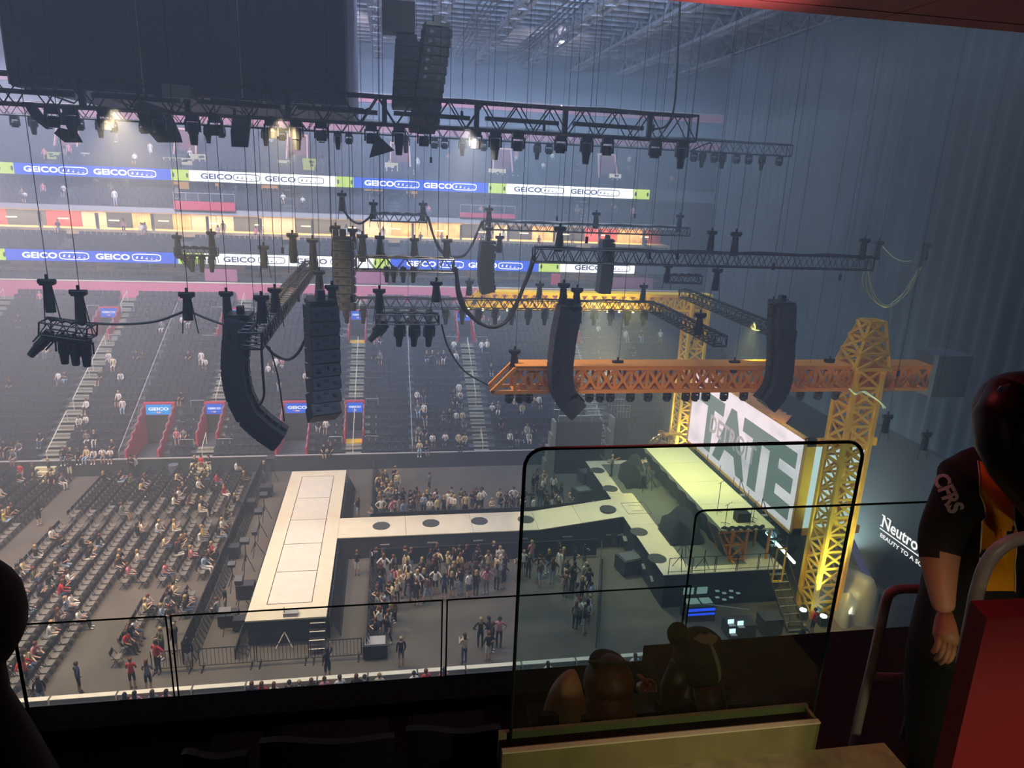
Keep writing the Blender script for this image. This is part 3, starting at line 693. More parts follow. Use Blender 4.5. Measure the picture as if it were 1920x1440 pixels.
# covered gear on the deck
def lump(name, c, w, d, h, label, cat):
    m = MB(); nx, ny = 12, 10; vs = []
    for j in range(ny + 1):
        for i in range(nx + 1):
            u = i / nx * 2 - 1; v = j / ny * 2 - 1; e = max(abs(u), abs(v)); zz = h * (1 - max(0, (e - .7) / .3) ** 2.2) * (.78 + .22 * math.sin(3.1 * u + 2.3 * v + c[0])) if e < 1 else 0
            vs.append((c[0] + u * w / 2 * (1 + .06 * math.sin(5 * v)), c[1] + v * d / 2 * (1 + .06 * math.sin(6 * u)), c[2] + max(0, zz)))
    m.add(vs, [(j * (nx + 1) + i, j * (nx + 1) + i + 1, (j + 1) * (nx + 1) + i + 1, (j + 1) * (nx + 1) + i) for j in range(ny) for i in range(nx)])
    return solo(name, m, CLOTH, label, cat, smooth=True)
lump('covered_drum_kit', (17.3, 45.2, 2.2), 1.5, 2.4, 1.9, 'tall black draped instrument on the dark deck by the guitarist', 'covered gear')
lump('covered_keyboard', (17.7, 37.3, 2.2), 1.9, 2.6, 1.5, 'black draped instrument on the dark deck near the runway end', 'covered gear')
m = MB(); m.span((16.6, 35.9, 2.2), (18.6, 38.0, 2.32)); solo('riser_mat', m, BLACK, 'flat black riser under the draped instrument', 'riser')
def tripod(x, y, z, h, label, head=None, cat='tripod', group=None):
    tr = empty('tripod_stand', (x, y, z), label, cat, group)
    for a in range(3):
        m = MB(); m.tube((x, y, z + h * .65), (x + .45 * math.cos(a * 2.1 + .3), y + .45 * math.sin(a * 2.1 + .3), z), .022, 5); part('leg', m, BLACKM, tr)
    m = MB(); m.tube((x, y, z + h * .4), (x, y, z + h), .025, 5); part('pole', m, BLACKM, tr)
    if head: m = MB(); m.box((x, y, z + h + head[2] / 2), head, 0, Matrix.Rotation(.4, 3, 'X')); part('head', m, GREYM, tr)
    return tr
for k, (px, py) in enumerate(((1192, 908), (1210, 900), (1203, 918), (1220, 915))):
    p = at(px, py, z=2.2); tripod(p.x, p.y, 2.2, 1.2, 'small cymbal stand on the dark deck, %s of a cluster by the draped drum kit' % ['leftmost', 'farthest', 'nearest', 'rightmost'][k], (.4, .4, .03), 'stand')
for k, (px, py) in enumerate(((1283, 1040), (1275, 1066), (1318, 1070))):
    p = at(px, py, z=2.2); tripod(p.x, p.y, 2.2, 1.3, 'thin microphone stand near the stage guard rail, %s' % ['farthest', 'nearest the cream strip', 'in front of the grey strip'][k], None, 'stand')
# floor drum kit cluster far of the stage by far tower
dk = empty('lit_drum_kit', (21.3, 50.6, 0), 'brightly lit drum kit cluster at the foot of the far crane tower', 'drum kit')
p0 = at(1235, 850, y=50.6)
for k in range(16):
    a = k * 2.4; r = .25 + .05 * k; m = MB(); zz = 2.9 + .9 * random.random(); c = Vector((p0.x + r * math.cos(a) * .9, 50.6 + r * math.sin(a) * .6, zz))
    m.tube(c, c + Vector((.05 * math.cos(a), .05, .03)), .26, 10); part('cymbal', m, mat('brass', (.75, .55, .25), .3, .8), dk)
    m = MB(); m.tube(c, (c.x + .1, c.y, .0), .025, 4); part('stand_pole', m, ALU, dk)
for dx in (-.7, 0, .6):
    m = MB(); m.tube((p0.x + dx, 50.3, 1.4), (p0.x + dx, 50.9, 1.5), .38, 12); part('drum', m, PALE, dk)
m = MB(); m.box((p0.x + 1.1, 50.8, 3.7), (1.5, .5, .1)); m.tube((p0.x + .5, 50.8, 0), (p0.x + .5, 50.8, 3.7), .03, 4); m.tube((p0.x + 1.7, 50.8, 0), (p0.x + 1.7, 50.8, 3.7), .03, 4); solo('percussion_table', m, YELLOW, 'high percussion table beside the lit drum kit', 'table')
# ================================================================ the big screen box
XS, SY0, SY1, SZ0, SZ1 = 22.5, 33.05, 48.0, 4.15, 10.0
t = empty('video_screen', (XS, 40.5, SZ0), 'huge glowing video wall with big letters, boxed in a yellow frame', 'screen')
wm = bpy.data.materials.new('screen_image'); wm.use_nodes = True; nt = wm.node_tree; nt.nodes.remove(nt.nodes['Principled BSDF'])
e = nt.nodes.new('ShaderNodeEmission'); e.inputs[1].default_value = 1.25; tc = nt.nodes.new('ShaderNodeTexCoord'); mp = nt.nodes.new('ShaderNodeMapping'); mp.inputs['Scale'].default_value = (1, .35, .6); n = nt.nodes.new('ShaderNodeTexNoise'); n.inputs['Scale'].default_value = 1.2; n.inputs['Detail'].default_value = 5
r = nt.nodes.new('ShaderNodeValToRGB'); r.color_ramp.elements[0].position = .32; r.color_ramp.elements[0].color = (.66, .60, .66, 1); r.color_ramp.elements[1].position = .55; r.color_ramp.elements[1].color = (.92, .80, .86, 1)
nt.links.new(tc.outputs['Object'], mp.inputs[0]); nt.links.new(mp.outputs[0], n.inputs[0]); nt.links.new(n.outputs[0], r.inputs[0]); nt.links.new(r.outputs[0], e.inputs[0]); nt.links.new(e.outputs[0], nt.nodes['Material Output'].inputs[0])
m = MB(); m.span((XS, SY0 + .15, SZ0 + .15), (XS + .1, SY1 - .15, SZ1 - .12)); pan = part('picture', m, wm, t)
FR = mat('frame_bronze', (.55, .33, .14), .5); FY = mat('frame_yellow', (.90, .50, .03), .5)
for a, b in (((XS - .06, SY0, SZ0), (XS + .15, SY1, SZ0 + .18)), ((XS - .06, SY0, SZ1 - .14), (XS + .15, SY1, SZ1)), ((XS - .06, SY0, SZ0), (XS + .15, SY0 + .18, SZ1)), ((XS - .06, SY1 - .15, SZ0), (XS + .15, SY1, SZ1))):
    m = MB(); m.span(a, b); part('frame', m, FR, t)
m = MB(); m.span((XS + .2, SY0 + .2, SZ0 + .1), (XS + 3.8, SY1 - .2, SZ1 - .1)); part('body', m, TUNNEL, t)
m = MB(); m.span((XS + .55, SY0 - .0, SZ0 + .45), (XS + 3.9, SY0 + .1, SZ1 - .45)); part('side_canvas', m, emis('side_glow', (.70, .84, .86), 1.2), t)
for a, b in (((XS, SY0 - .05, SZ0), (XS + .55, SY0 + .15, SZ1)), ((XS, SY0 - .05, SZ0), (XS + 4.2, SY0 + .15, SZ0 + .45)), ((XS, SY0 - .05, SZ1 - .45), (XS + 4.2, SY0 + .15, SZ1))):
    m = MB(); m.span(a, b); part('side_frame', m, FY, t)
for k in range(22):
    y = SY0 + 2.6 + k * .55
    m = MB(); m.beam((XS - .05, y, SZ1 + .02), (XS + .9, y + 1.0, SZ1 + .12), .42, .06); part('top_flap', m, mat('flap_copper', (.62, .24, .10), .6), t)
LG = emis('letter_grey_green', (.235, .29, .27), 1.0)
tm, tw = text_mb('TATE', 3.9, .045, 1.0, space=.86); k = 12.9 / tw
tt = part('lettering', place(tm, (XS - .02, 40.1, 6.95), (0, -k, 0), (0, 0, 1)), LG, pan)
DG = emis('letter_pale_grey', (.55, .48, .50), 1.0)
tm, tw = text_mb('DETROIT', 1.25, .02, 1.0, space=1.0); k = 6.6 / tw
part('lettering', place(tm, (XS - .05, 41.2, 6.95), (0, -k, 0), (0, 0, 1)), DG, pan)
m = MB(); m.beam((XS - .4, SY0 + .9, SZ0 - .5), (XS - .4, SY1, SZ0 - .5), .18); t2 = solo('screen_light_bar', m, emis('teal_bar', (.30, .52, .55), .9), 'long pale teal light bar along the foot of the video wall', 'light bar')
m = MB(); m.span((XS - .2, SY0 + 1, 2.2), (XS - .15, SY1, SZ0 - .1)); solo('screen_base_glass', m, glassmat('teal_glass', (.55, .75, .78), .12), 'teal glass skirt under the video wall', 'glass panel')
m = MB(); m.beam((XS - .1, 32.2, 2.9), (XS - .1, 35.4, 3.1), .12); solo('tube_light', m, emis('white_tube', (.95, 1, 1), 5), 'white tube light at the near foot of the video wall', 'light')
for k in range(6):
    y = 35.6 + k * 2.0; m = MB(); m.tube((XS - .35, y, SZ0 - .5), (XS - .35, y, SZ0 + .7), .025, 4); solo('thin_screen_post', m, BLACKM, 'thin dark post in front of the video wall, %s from its near end' % ordi(k + 1), 'post')
m = MB(); a = at(1455, 1045, y=31.6); m.path([(a.x, 31.6, 2.2), (a.x, 31.6, 4.2), (a.x + .55, 31.6, 4.2), (a.x + .55, 31.6, 2.2), (a.x, 31.6, 2.2)], .05, 5); solo('yellow_gate_frame', m, YELLOW, 'slim yellow upright frame beside the near end of the video wall', 'frame')
# second video wall: portrait screen at stage left, dark with white letters
SX2 = 29.5
a = at(1640, 795, x=SX2); b = at(1640, 1180, x=SX2)
y_far = at(1640, 800, x=SX2).y; y_near = 22.0; ztop = a.z; zbot = at(1600, 1120, x=SX2).z
t = empty('side_screen', (SX2, 28, zbot), 'dark slanted side video screen with glowing white brand lettering', 'screen')
m = MB(); m.span((SX2, y_near, zbot), (SX2 + .4, y_far, ztop)); sp = part('panel', m, mat('dim_screen', (.06, .07, .085), .5), t)
pl = at(1655, 975, x=SX2 - .05); pe = at(1722, 1010, x=SX2 - .05)
tm, tw = text_mb('Neutrogena', 1.0, .02, .85); tw1 = tw
# serifs for capital N and stems
kk = (pl.y - pe.y) / (tw * .60)
tm.box((-tw * .5 + .02, .48, 0), (.34, .09, .01)); tm.box((-tw * .5 + .02, -.47, 0), (.3, .09, .01)); tm.box((-tw * .5 + .55, .48, 0), (.32, .09, .01))
zc = at(1690, 988, x=SX2 - .05).z
ysc = .72
part('lettering', place(tm, (SX2 - .05, pl.y - tw * kk / 2, pl.z - .05), (0, -kk, 0), (0, 0, ysc)), SCRW, sp)
m = MB(); m.span((SX2 - .06, pl.y - tw * kk * 1.0, pl.z - .62), (SX2 - .04, pl.y + .1, pl.z - .56)); part('underline', m, SCRW, sp)
tm, tw = text_mb('BEAUTY TO A SCIENCE', .26, .02, 1); k3 = (tw1 * kk * .98) / tw
part('lettering', place(tm, (SX2 - .05, pl.y - tw1 * kk / 2, pl.z - .95), (0, -k3, 0), (0, 0, 1)), SCRW, sp)
# ================================================================ orange and yellow tower cranes
def brace_proto(w, h, mt):
    m = MB(); m.beam((0, 0, 0), (w, 0, h), .13, .05, up=(0, 1, 0)); m.beam((w, 0, 0), (0, 0, h), .13, .055, up=(0, 1, 0)); m.beam((0, 0, 0), (0, 0, h), .14, .06, up=(0, 1, 0)); m.beam((0, 0, 0), (w, 0, 0), .14, .06, up=(0, 1, 0))
    m.box((w / 2, 0, h / 2), (.24, .07, .24)); return m.mesh('cross_brace', mt)
def addinst(name, me, parent, loc, M3):
    o = bpy.data.objects.new(name, me); COL.objects.link(o); o.parent = parent; mw = M3.to_4x4(); mw.translation = Vector(loc) - OFF[parent.name]; o.matrix_basis = mw; return o
def crane(tx, ty, zj, zt, x0, x1, mt, mt2, label, n, peak):
    S = .72
    t = empty('tower_crane', (tx, ty, 0), label, 'crane')
    for sx in (-1, 1):
        for sy in (-1, 1):
            m = MB(); m.span((tx + sx * S - .11, ty + sy * S - .11, 0), (tx + sx * S + .11, ty + sy * S + .11, zt)); part('tower_leg', m, mt, t)
    nb = int(zt / .98); h = zt / nb; me = brace_proto(2 * S, h, mt)
    for k in range(nb):
        for M3, loc in ((Matrix(((1, 0, 0), (0, 1, 0), (0, 0, 1))), (tx - S, ty - S, k * h)), (Matrix(((0, -1, 0), (1, 0, 0), (0, 0, 1))), (tx - S, ty - S, k * h)),
                        (Matrix(((1, 0, 0), (0, 1, 0), (0, 0, 1))), (tx - S, ty + S, k * h)), (Matrix(((0, -1, 0), (1, 0, 0), (0, 0, 1))), (tx + S, ty - S, k * h))):
            addinst('cross_brace', me, t, loc, M3)
    if peak:
        m = MB(); top = .42; ox = .15
        for sx in (-1, 1):
            for sy in (-1, 1): m.beam((tx + sx * (S + .25), ty + sy * (S + .1), zt), (tx + ox + sx * top, ty + sy * top, zt + peak), .16)
        for q in (0, .33, .66, 1):
            w = (S + .25) * (1 - q) + top * q; o = ox * q; z = zt + peak * q
            for a, b in (((-1, -1), (1, -1)), ((1, -1), (1, 1)), ((1, 1), (-1, 1)), ((-1, 1), (-1, -1))): m.beam((tx + o + a[0] * w, ty + a[1] * w, z), (tx + o + b[0] * w, ty + b[1] * w, z), .14)
        for q in (0, .33, .66):
            w = (S + .25) * (1 - q) + top * q; w2 = (S + .25) * (1 - q - .33) + top * (q + .33); z = zt + peak * q; z2 = z + peak * .33
            for a, b in (((-1, -1), (1, -1)), ((1, -1), (1, 1)), ((1, 1), (-1, 1)), ((-1, 1), (-1, -1))):
                m.beam((tx + a[0] * w, ty + a[1] * w, z), (tx + b[0] * w2, ty + b[1] * w2, z2), .12); m.beam((tx + b[0] * w, ty + b[1] * w, z), (tx + a[0] * w2, ty + a[1] * w2, z2), .12)
        part('tower_peak', m, mt, t)
    # jib
    J = .5; H = 1.15; taper = 1.1
    for sy in (-1, 1):
        for zz, xa in ((zj, x0), (zj + H, x0 + taper)):
            m = MB(); m.span((xa, ty + sy * J - .08, zz - .08), (x1, ty + sy * J + .08, zz + .08)); part('jib_chord', m, mt2, t)
        m = MB(); m.beam((x0, ty + sy * J, zj), (x0 + taper, ty + sy * J, zj + H), .16); part('jib_tip', m, mt2, t)
    m = MB(); m.span((x0 + taper, ty - J - .1, zj + H + .08), (x1, ty + J + .1, zj + H + .14)); part('jib_top_plate', m, mt2, t)
    w = (x1 - x0 - taper) / n; me = brace_proto(w, H, mt2)
    for k in range(n):
        for sy in (-1, 1): addinst('cross_brace', me, t, (x0 + taper + k * w, ty + sy * J, zj), Matrix.Identity(3))
    me2 = brace_proto(w, 2 * J, mt2)
    for k in range(n): addinst('cross_brace', me2, t, (x0 + taper + k * w, ty + J, zj), Matrix(((1, 0, 0), (0, 0, -1), (0, 1, 0))))
    return t
crane(24.0, 31.8, 13.35, 14.5, 4.7, 28.4, YELLOW, ORANGE, 'nearer tower crane, orange arm across the stage and yellow lattice mast', 28, 2.3)
crane(24.3, 52.9, 13.45, 14.6, 5.6, 25.3, YELLOW, YELLOW, 'farther tower crane, bright yellow arm, mast beside the video wall', 24, 0)
m = MB(); m.span((27.6, 30.9, 13.0), (29.6, 32.6, 15.2)); solo('counterweight', m, mat('grey_counterweight', (.10, .115, .14), .7), 'grey counterweight block at the tail of the nearer crane arm', 'counterweight')
# ================================================================ rigging
def truss(pa, pb, w, h, label, bay=None, r=.035, lights=None, cat='truss', inner=False):
    a = Vector(pa); b = Vector(pb); d = (b - a); L = d.length; d.normalize()
    side = Vector((d.y, -d.x, 0)).normalized(); up = Vector((0, 0, 1)); up = (up - d * up.dot(d)).normalized()
    t = empty('lighting_truss', (a + b) / 2, label, cat)
    for s in (-1, 1):
        for u in (0, 1):
            m = MB(); m.tube(a + side * s * w / 2 + up * u * h, b + side * s * w / 2 + up * u * h, r, 5); part('chord', m, BLACKM, t)
    bay = bay or h; n = max(2, int(L / bay)); m = MB(); st = L / n
    for i in range(n):
        p = a + d * st * i; q = a + d * st * (i + 1); mid = (p + q) / 2
        for s in (-1, 1):
            o = side * s * w / 2
            m.tube(p + o, mid + o + up * h, r * .6, 4, caps=False); m.tube(mid + o + up * h, q + o, r * .6, 4, caps=False)
        m.tube(p + side * w / 2 + up * h, p - side * w / 2 + up * h, r * .6, 4, caps=False); m.tube(p + side * w / 2, p - side * w / 2, r * .6, 4, caps=False)
        m.tube(p + side * w / 2, q - side * w / 2, r * .5, 4, caps=False)
    part('lacing', m, BLACKM, t, kind='stuff')
    for q in (0, L):
        m = MB(); p = a + d * q
        m.path([p + side * w / 2, p - side * w / 2, p - side * w / 2 + up * h, p + side * w / 2 + up * h, p + side * w / 2], r, 5); part('end_frame', m, BLACKM, t)
    if inner:
        q = .6
        while q < L - 3:
            m = MB(); m.beam(a + d * q + up * h * .45, a + d * (q + 3.4) + up * h * .42, .25, .18); part('batten_light', m, BLACK, t)
            m = MB(); m.beam(a + d * (q + 3.7), a + d * (q + 3.7) + up * h, .22, .22); part('splice_plate', m, BLACKM, t); q += 4.1
    # cable looms lying along the top
    m = MB(); pts = [a + d * (L * k / 14) + up * (h + .05 + .04 * math.sin(k * 2.2)) for k in range(15)]; m.sweep(pts, .06, 5); part('cable_loom', m, BLACK, t)
    return t
def P3(px, py, y): return at(px, py, y=y)
T1a, T1b = P3(-60, 196, 34), P3(1297, 262, 34)
T1b.z = T1a.z = (T1a.z + T1b.z) / 2
truss(T1a, T1b, 1.0, 1.15, 'longest black lamp truss across the top of the view, below the big black box', 1.5, .05, inner=True)
b = P3(-60, 222, 46); c = P3(1480, 284, 46); b.z = c.z = (b.z + c.z) / 2
truss(b, c, .7, .7, 'second long lamp truss, smaller, just behind the longest one', 1.0, .04)
def yt(p, q, y, w, h, label, bay=None, r=.035):
    A = P3(*p, y); B = P3(*q, y); zz = (A.z + B.z) / 2; A.z = B.z = zz; return truss(A, B, w, h, label, bay, r), A, B
yt((1000, 490), (1630, 507), 32, .5, .62, 'long bare truss right of centre, over the orange crane arm', .62)
yt((905, 427), (1290, 445), 46, .5, .5, 'long bare truss farther back, above the lower ribbon board', .6)
yt((695, 413), (800, 418), 46, .5, .45, 'short bare truss high over the centre of the hall', .5)
yt((668, 503), (850, 513), 36, .6, .65, 'mid-height truss with small lamps in front of the lower ribbon board', .8)
yt((575, 575), (1225, 583), 44, .6, .6, 'long lamp truss in front of the far yellow crane arm', .7)
yt((1247, 530), (1312, 531), 40, .45, .45, 'short truss stub above the far crane mast', .5)
def xt(p, q, y, w, h, label, bay=None, r=.035):
    A = P3(*p, y); B = at(*q, x=A.x); B.z = A.z; return truss(A, B, w, h, label, bay, r)
xt((470, 655), (585, 528), 26, .8, .6, 'thick cable-laden truss running away between the two big speaker columns', .6, .04)
xt((1350, 650), (1228, 585), 30, .6, .5, 'slanting lamp truss with an open end, in front of the far crane mast', .5)
xt((1478, 640), (1284, 545), 30, .7, .5, 'long dark truss running away behind the right speaker column', .6)
# pods
pods = [((84, 622), (172, 634), 26, 'hanging lamp pod at far left, tilted, with four barrel lamps', 4), ((330, 478), (408, 480), 44, 'small lamp pod in front of the lower ribbon board, left of centre', 4), ((705, 602), (822, 610), 31, 'lamp pod with four long barrel lamps, centre of the hall', 4)]
# ---- moving lamps
def make_lamp(kind):
    t = empty('stage_lamp', (0, 0, 0), 'x', 'lamp')
    m = MB(); m.box((0, 0, -.09), (.34, .24, .18)); m.box((0, 0, .03), (.08, .08, .08)); part('base', m, BLACKM, t)
    m = MB()
    for s in (-1, 1): m.box((s * .19, 0, -.32), (.045, .13, .34))
    m.box((0, 0, -.18), (.42, .14, .05)); part('yoke', m, BLACKM, t)
    m = MB()
    if kind: m.tube((0, 0, -.22), (0, 0, -.55), .15, 10, 0, .15); m.tube((0, 0, -.55), (0, 0, -.86), .13, 10, 0, .10)
    else: m.tube((0, 0, -.26), (0, 0, -.36), .12, 10, 0, .17); m.tube((0, 0, -.36), (0, 0, -.56), .17, 10, 0, .15)
    hd = part('head', m, BLACK, t)
    m = MB(); m.tube((0, 0, -.87 if kind else -.565), (0, 0, -.875 if kind else -.57), .085 if kind else .13, 10); part('lens', m, mat('lens_glass', (.10, .10, .12), .1), hd)
    return t
LAMP = {}
def lamp(p, s, kind, label, group=None, rot=(0, 0, 0)):
    if kind not in LAMP:
        o = make_lamp(kind); LAMP[kind] = o
    else: o = copy_tree(LAMP[kind], (0, 0, 0))
    o.location = p; o.scale = (s, s, s); o.rotation_euler = rot; o['label'] = label; o['category'] = 'lamp'
    if group: o['group'] = group
    elif 'group' in o: del o['group']
    return o
ordn = [ordi(k) for k in range(1, 60)]
def row(pxs, y, z, s, kinds, desc, group):
    for k, px in enumerate(pxs):
        kd = kinds[k % len(kinds)]; p = at(px, 250 if y > 30 else 250, y=y)
        # x from the pixel column at the height z
        zz = z; py = 250
        for _ in range(4):
            q = at(px, py, y=y); py += (q.z - zz) * 30
        q = at(px, py, y=y)
        lamp((q.x, y, zz), s, kd, '%s %s lamp from the left under the %s' % (ordn[k], 'long barrel' if kd else 'short wash', desc), group)
row([97, 131, 196, 295, 360, 403, 508, 555, 602, 696, 748, 795, 892, 929, 972, 1052, 1101, 1140, 1230, 1280], 34, T1a.z, 1.45, [0, 1, 0, 0, 1, 0, 0, 1, 0, 0, 1, 0, 0, 1, 0, 0, 1, 0, 0, 1], 'longest top truss', 'lamps of the longest top truss')
row([26, 60, 148, 186, 211, 268, 389, 414, 497, 528, 603, 633, 654, 761, 815, 834, 867, 907, 1008, 1030, 1302, 1318, 1340, 1356, 1382, 1405, 1430, 1462], 46, b.z, 1.15, [0, 1, 0, 1, 0], 'second top truss', 'lamps of the second top truss')
z7 = (P3(575, 575, 44).z + P3(1225, 583, 44).z) / 2
row(list(range(650, 1225, 31)), 44, z7, 1.15, [1], 'truss before the far crane arm', 'lamps before the far crane arm')
row([955, 975, 992, 1106, 1126, 1145, 1183, 1216, 1252, 1287, 1305, 1325, 1359, 1396, 1502, 1536, 1568], 31.8, 13.2, .95, [0], 'near orange crane arm', 'lamps under the near crane arm')
z6 = (P3(668, 503, 36).z + P3(850, 513, 36).z) / 2
row([725, 738, 756, 775], 36, z6 + .2, .9, [1], 'mid-height truss', 'lamps of the mid-height truss')
for k, px in enumerate((878, 905, 927, 951, 1020, 1043, 1139, 1161, 1187, 1210)):
    p = at(px, 580 + (px - 878) * .015, y=51.6); lamp_ = MB(); lamp_.ball(p, .085, 0, 8, 5)
    o = solo('spot_point', lamp_, emis('yellow_point', (1, .92, .35), 14), 'tiny glowing yellow lamp under the far crane arm, %s from the left' % ordn[k], 'lamp', 'glowing points of the far crane arm')
    spot('spot_point_light', p - Vector((0, 0, .12)), (p.x + 3, p.y - 4, p.z - 7), 55, (1, .95, .4), 34, .8, .1)
HOISTS = []
for k, (pa, pb, y, lab, n) in enumerate(pods):
    A = P3(*pa, y); B = P3(*pb, y)
    if k != 0: A.z = B.z = (A.z + B.z) / 2
    else: B.y += 0; 
    truss(A, B, .9 if k == 0 else .6, .42, lab, .42, .03)
    for q in range(n):
        p = A.lerp(B, (q + .6) / (n + .2))
        lamp(p, 1.2 if k != 1 else 1.1, 1, '%s barrel lamp from the left on the %s' % (ordn[q], ['far left hanging pod', 'small pod by the ribbon board', 'centre hanging pod'][k]), 'barrel lamps of the hanging pods', (0, .75 if (q == 0 and k != 1) else (-.5 if q == 0 else .05), .3))
# ---- chain hoists
HO = None
def hoist(px, py, y, ln=1.0, label='', rz=0):
    global HO
    p = at(px, py, y=y)
    t = empty('chain_hoist', p, label, 'hoist')
    m = MB(); m.box((p.x, p.y, p.z), (.40, .26, .16)); m.tube((p.x - .27, p.y, p.z + .04), (p.x + .27, p.y, p.z + .04), .09, 8); m.tube((p.x, p.y, p.z), (p.x, p.y, p.z + .28), .05, 6); part('motor', m, BLACKM, t)
    m = MB(); m.tube((p.x, p.y, p.z - .1), (p.x, p.y, p.z - ln), .15, 8, 0, .17); part('chain_bag', m, BLACK, t)
    m = MB(); m.tube((p.x + .05, p.y, p.z + .1), (p.x + .05, p.y, 36.8), .012, 4); part('chain', m, BLACKM, t)
    m = MB(); m.tube((p.x - .12, p.y, p.z - .1), (p.x - .25, p.y, p.z - ln - .5), .02, 4); m.tube((p.x + .12, p.y, p.z - .1), (p.x + .3, p.y, p.z - ln - .5), .02, 4); part('sling', m, BLACKM, t)
    return t
hl = [(88, 530, 26, 1), (147, 550, 26, 1), (350, 554, 27, .9), (424, 552, 30, 1.3), (332, 445, 44, 1.2), (396, 438, 44, 1.2), (490, 560, 27, .9), (515, 545, 30, 1), (548, 442, 36, 1.3), (586, 452, 36, 1.6), (494, 465, 38, 1), (598, 512, 34, 1), (641, 366, 44, .9), (700, 383, 46, .9), (793, 384, 46, 1), (679, 444, 36, 1.2), (712, 446, 40, 1), (777, 450, 40, .9), (838, 452, 36, .9), (629, 427, 40, 1), (661, 433, 40, 1), (917, 393, 46, 1), (916, 430, 44, .9), (937, 446, 44, .9), (1050, 430, 32, 1), (1118, 402, 46, .9), (1142, 452, 40, 1.2), (1275, 406, 46, 1), (1380, 440, 32, 1), (1335, 437, 36, 1), (1057, 536, 31, 1), (1082, 545, 31, 1), (1012, 535, 44, .8), (1207, 538, 44, .9), (711, 547, 31, .8), (818, 532, 31, .8), (965, 660, 31.8, .7), (1158, 680, 31.8, .5), (1377, 680, 31.8, .5), (1555, 677, 31.8, .5), (1450, 566, 31, .8), (1475, 572, 31, .8), (1621, 452, 32, .9), (1648, 456, 36, .9), (1738, 460, 40, .9), (622, 540, 29, 1.1), (1313, 592, 30, .9), (1345, 508, 34, 1), (1664, 782, 29.5, .8), (1737, 815, 29.3, .8), (880, 530, 44, .8), (1253, 500, 40, .9)]
for k, (px, py, y, ln) in enumerate(hl):
    near = {26: 'the far left pod', 27: 'the left cable loop'}.get(y, '')
    horiz = ordn[sorted(h[0] for h in hl).index(px)]
    hoist(px, py, y, ln, 'black chain hoist on a long chain, %s of the row counted from the left' % horiz)
# plain drop wires from the roof
wl = [(60, 130, 34), (258, 170, 34), (530, 470, 36), (480, 640, 30), (497, 640, 30), (560, 560, 34), (620, 430, 40), (660, 560, 31), (720, 480, 36), (765, 600, 42), (808, 300, 40), (866, 215, 34), (903, 560, 45), (985, 420, 46), (1044, 410, 46), (1100, 450, 32), (1190, 405, 46), (1218, 480, 32), (1270, 480, 30), (1225, 240, 34), (1450, 500, 30), (1517, 690, 31.8), (1575, 520, 32), (1684, 700, 29), (1020, 240, 34), (350, 210, 34), (440, 210, 34)]
m = None
for k, (px, py, y) in enumerate(wl):
    p = at(px, py, y=y); m = MB(); m.tube(p, (p.x, p.y, 36.8), .012, 4); m.box(p, (.12, .08, .3))
    solo('drop_wire', m, BLACKM, 'thin black drop wire from the roof, %s from the left' % ordi(sorted(w[0] for w in wl).index(px) + 1), 'wire', 'drop wires from the roof')
# cable loops
def cable(pts, y, r, label, mt=BLACK, strands=1):
    P = []
    for k in range(len(pts) - 1):
        p0 = pts[max(k - 1, 0)]; p1 = pts[k]; p2 = pts[k + 1]; p3 = pts[min(k + 2, len(pts) - 1)]
        for q in range(6):
            s = q / 6; f = lambda a, b, c, d: .5 * (2 * b + (c - a) * s + (2 * a - 5 * b + 4 * c - d) * s * s + (3 * b - a - 3 * c + d) * s ** 3)
            P.append((f(p0[0], p1[0], p2[0], p3[0]), f(p0[1], p1[1], p2[1], p3[1])))
    P.append(pts[-1]); m = MB()
    for sdx in range(strands):
        m.sweep([at(a + sdx * 2.2 * math.sin(i * .3 + sdx), b_ + sdx * 2.0, y=y) + Vector((0, sdx * .1, 0)) for i, (a, b_) in enumerate(P)], r, 5)
    return solo('slack_cable', m, mt, label, 'cable')
cable([(176, 606), (230, 608), (290, 603), (330, 590), (348, 582)], 27, .045, 'slack black cable from the far left pod to the first hoist')
cable([(352, 582), (390, 598), (432, 613)], 28, .045, 'slack black cable reaching the top of the curved speaker column')
cable([(344, 582), (347, 593), (354, 595), (360, 587), (356, 580)], 27, .03, 'small black cable coil under a hoist, left of the curved speaker')
cable([(645, 395), (658, 412), (675, 419), (690, 410), (697, 402)], 45, .07, 'slack cable loop joining the short high truss on its left')
cable([(801, 405), (812, 440), (825, 465), (838, 480)], 42, .06, 'cable falling from the short high truss to the mid truss', strands=2)
cable([(846, 481), (870, 478), (888, 455), (897, 430), (904, 414)], 44, .06, 'cable loop rising from the mid truss to the long far truss', strands=2)
cable([(853, 500), (860, 540), (875, 580), (905, 608), (935, 610), (960, 590), (985, 530), (1000, 478)], 33, .07, 'big heavy cable loop sagging in front of the far yellow crane arm', strands=3)
cable([(499, 648), (515, 665), (540, 674), (560, 660), (575, 630)], 29, .06, 'black cable loop between the two big speaker columns')
cable([(828, 608), (840, 650), (870, 695), (915, 722)], 31, .04, 'thin cable running down to the tip of the near orange arm')
cable([(1628, 502), (1632, 530), (1645, 560), (1660, 572), (1680, 568), (1705, 545), (1728, 500)], 33, .03, 'pale bundle of cables sagging from the end of the long bare truss', mat('pale_cable', (.62, .66, .42), .5), 4)
cable([(1655, 462), (1672, 480), (1690, 489), (1710, 489)], 35, .025, 'thin pale cable between two hoists at upper right', mat('pale_cable', (.62, .66, .42), .5))
cable([(1592, 728), (1605, 738), (1620, 733), (1632, 740), (1650, 753), (1660, 765)], 30.2, .035, 'pale cable loop at the nearer crane mast', mat('pale_cable', (.62, .66, .42), .5), 2)
cable([(1275, 0), (1270, 120), (1264, 200), (1250, 235), (1228, 242)], 33, .05, 'long hanging cable curving into the right end of the longest truss')
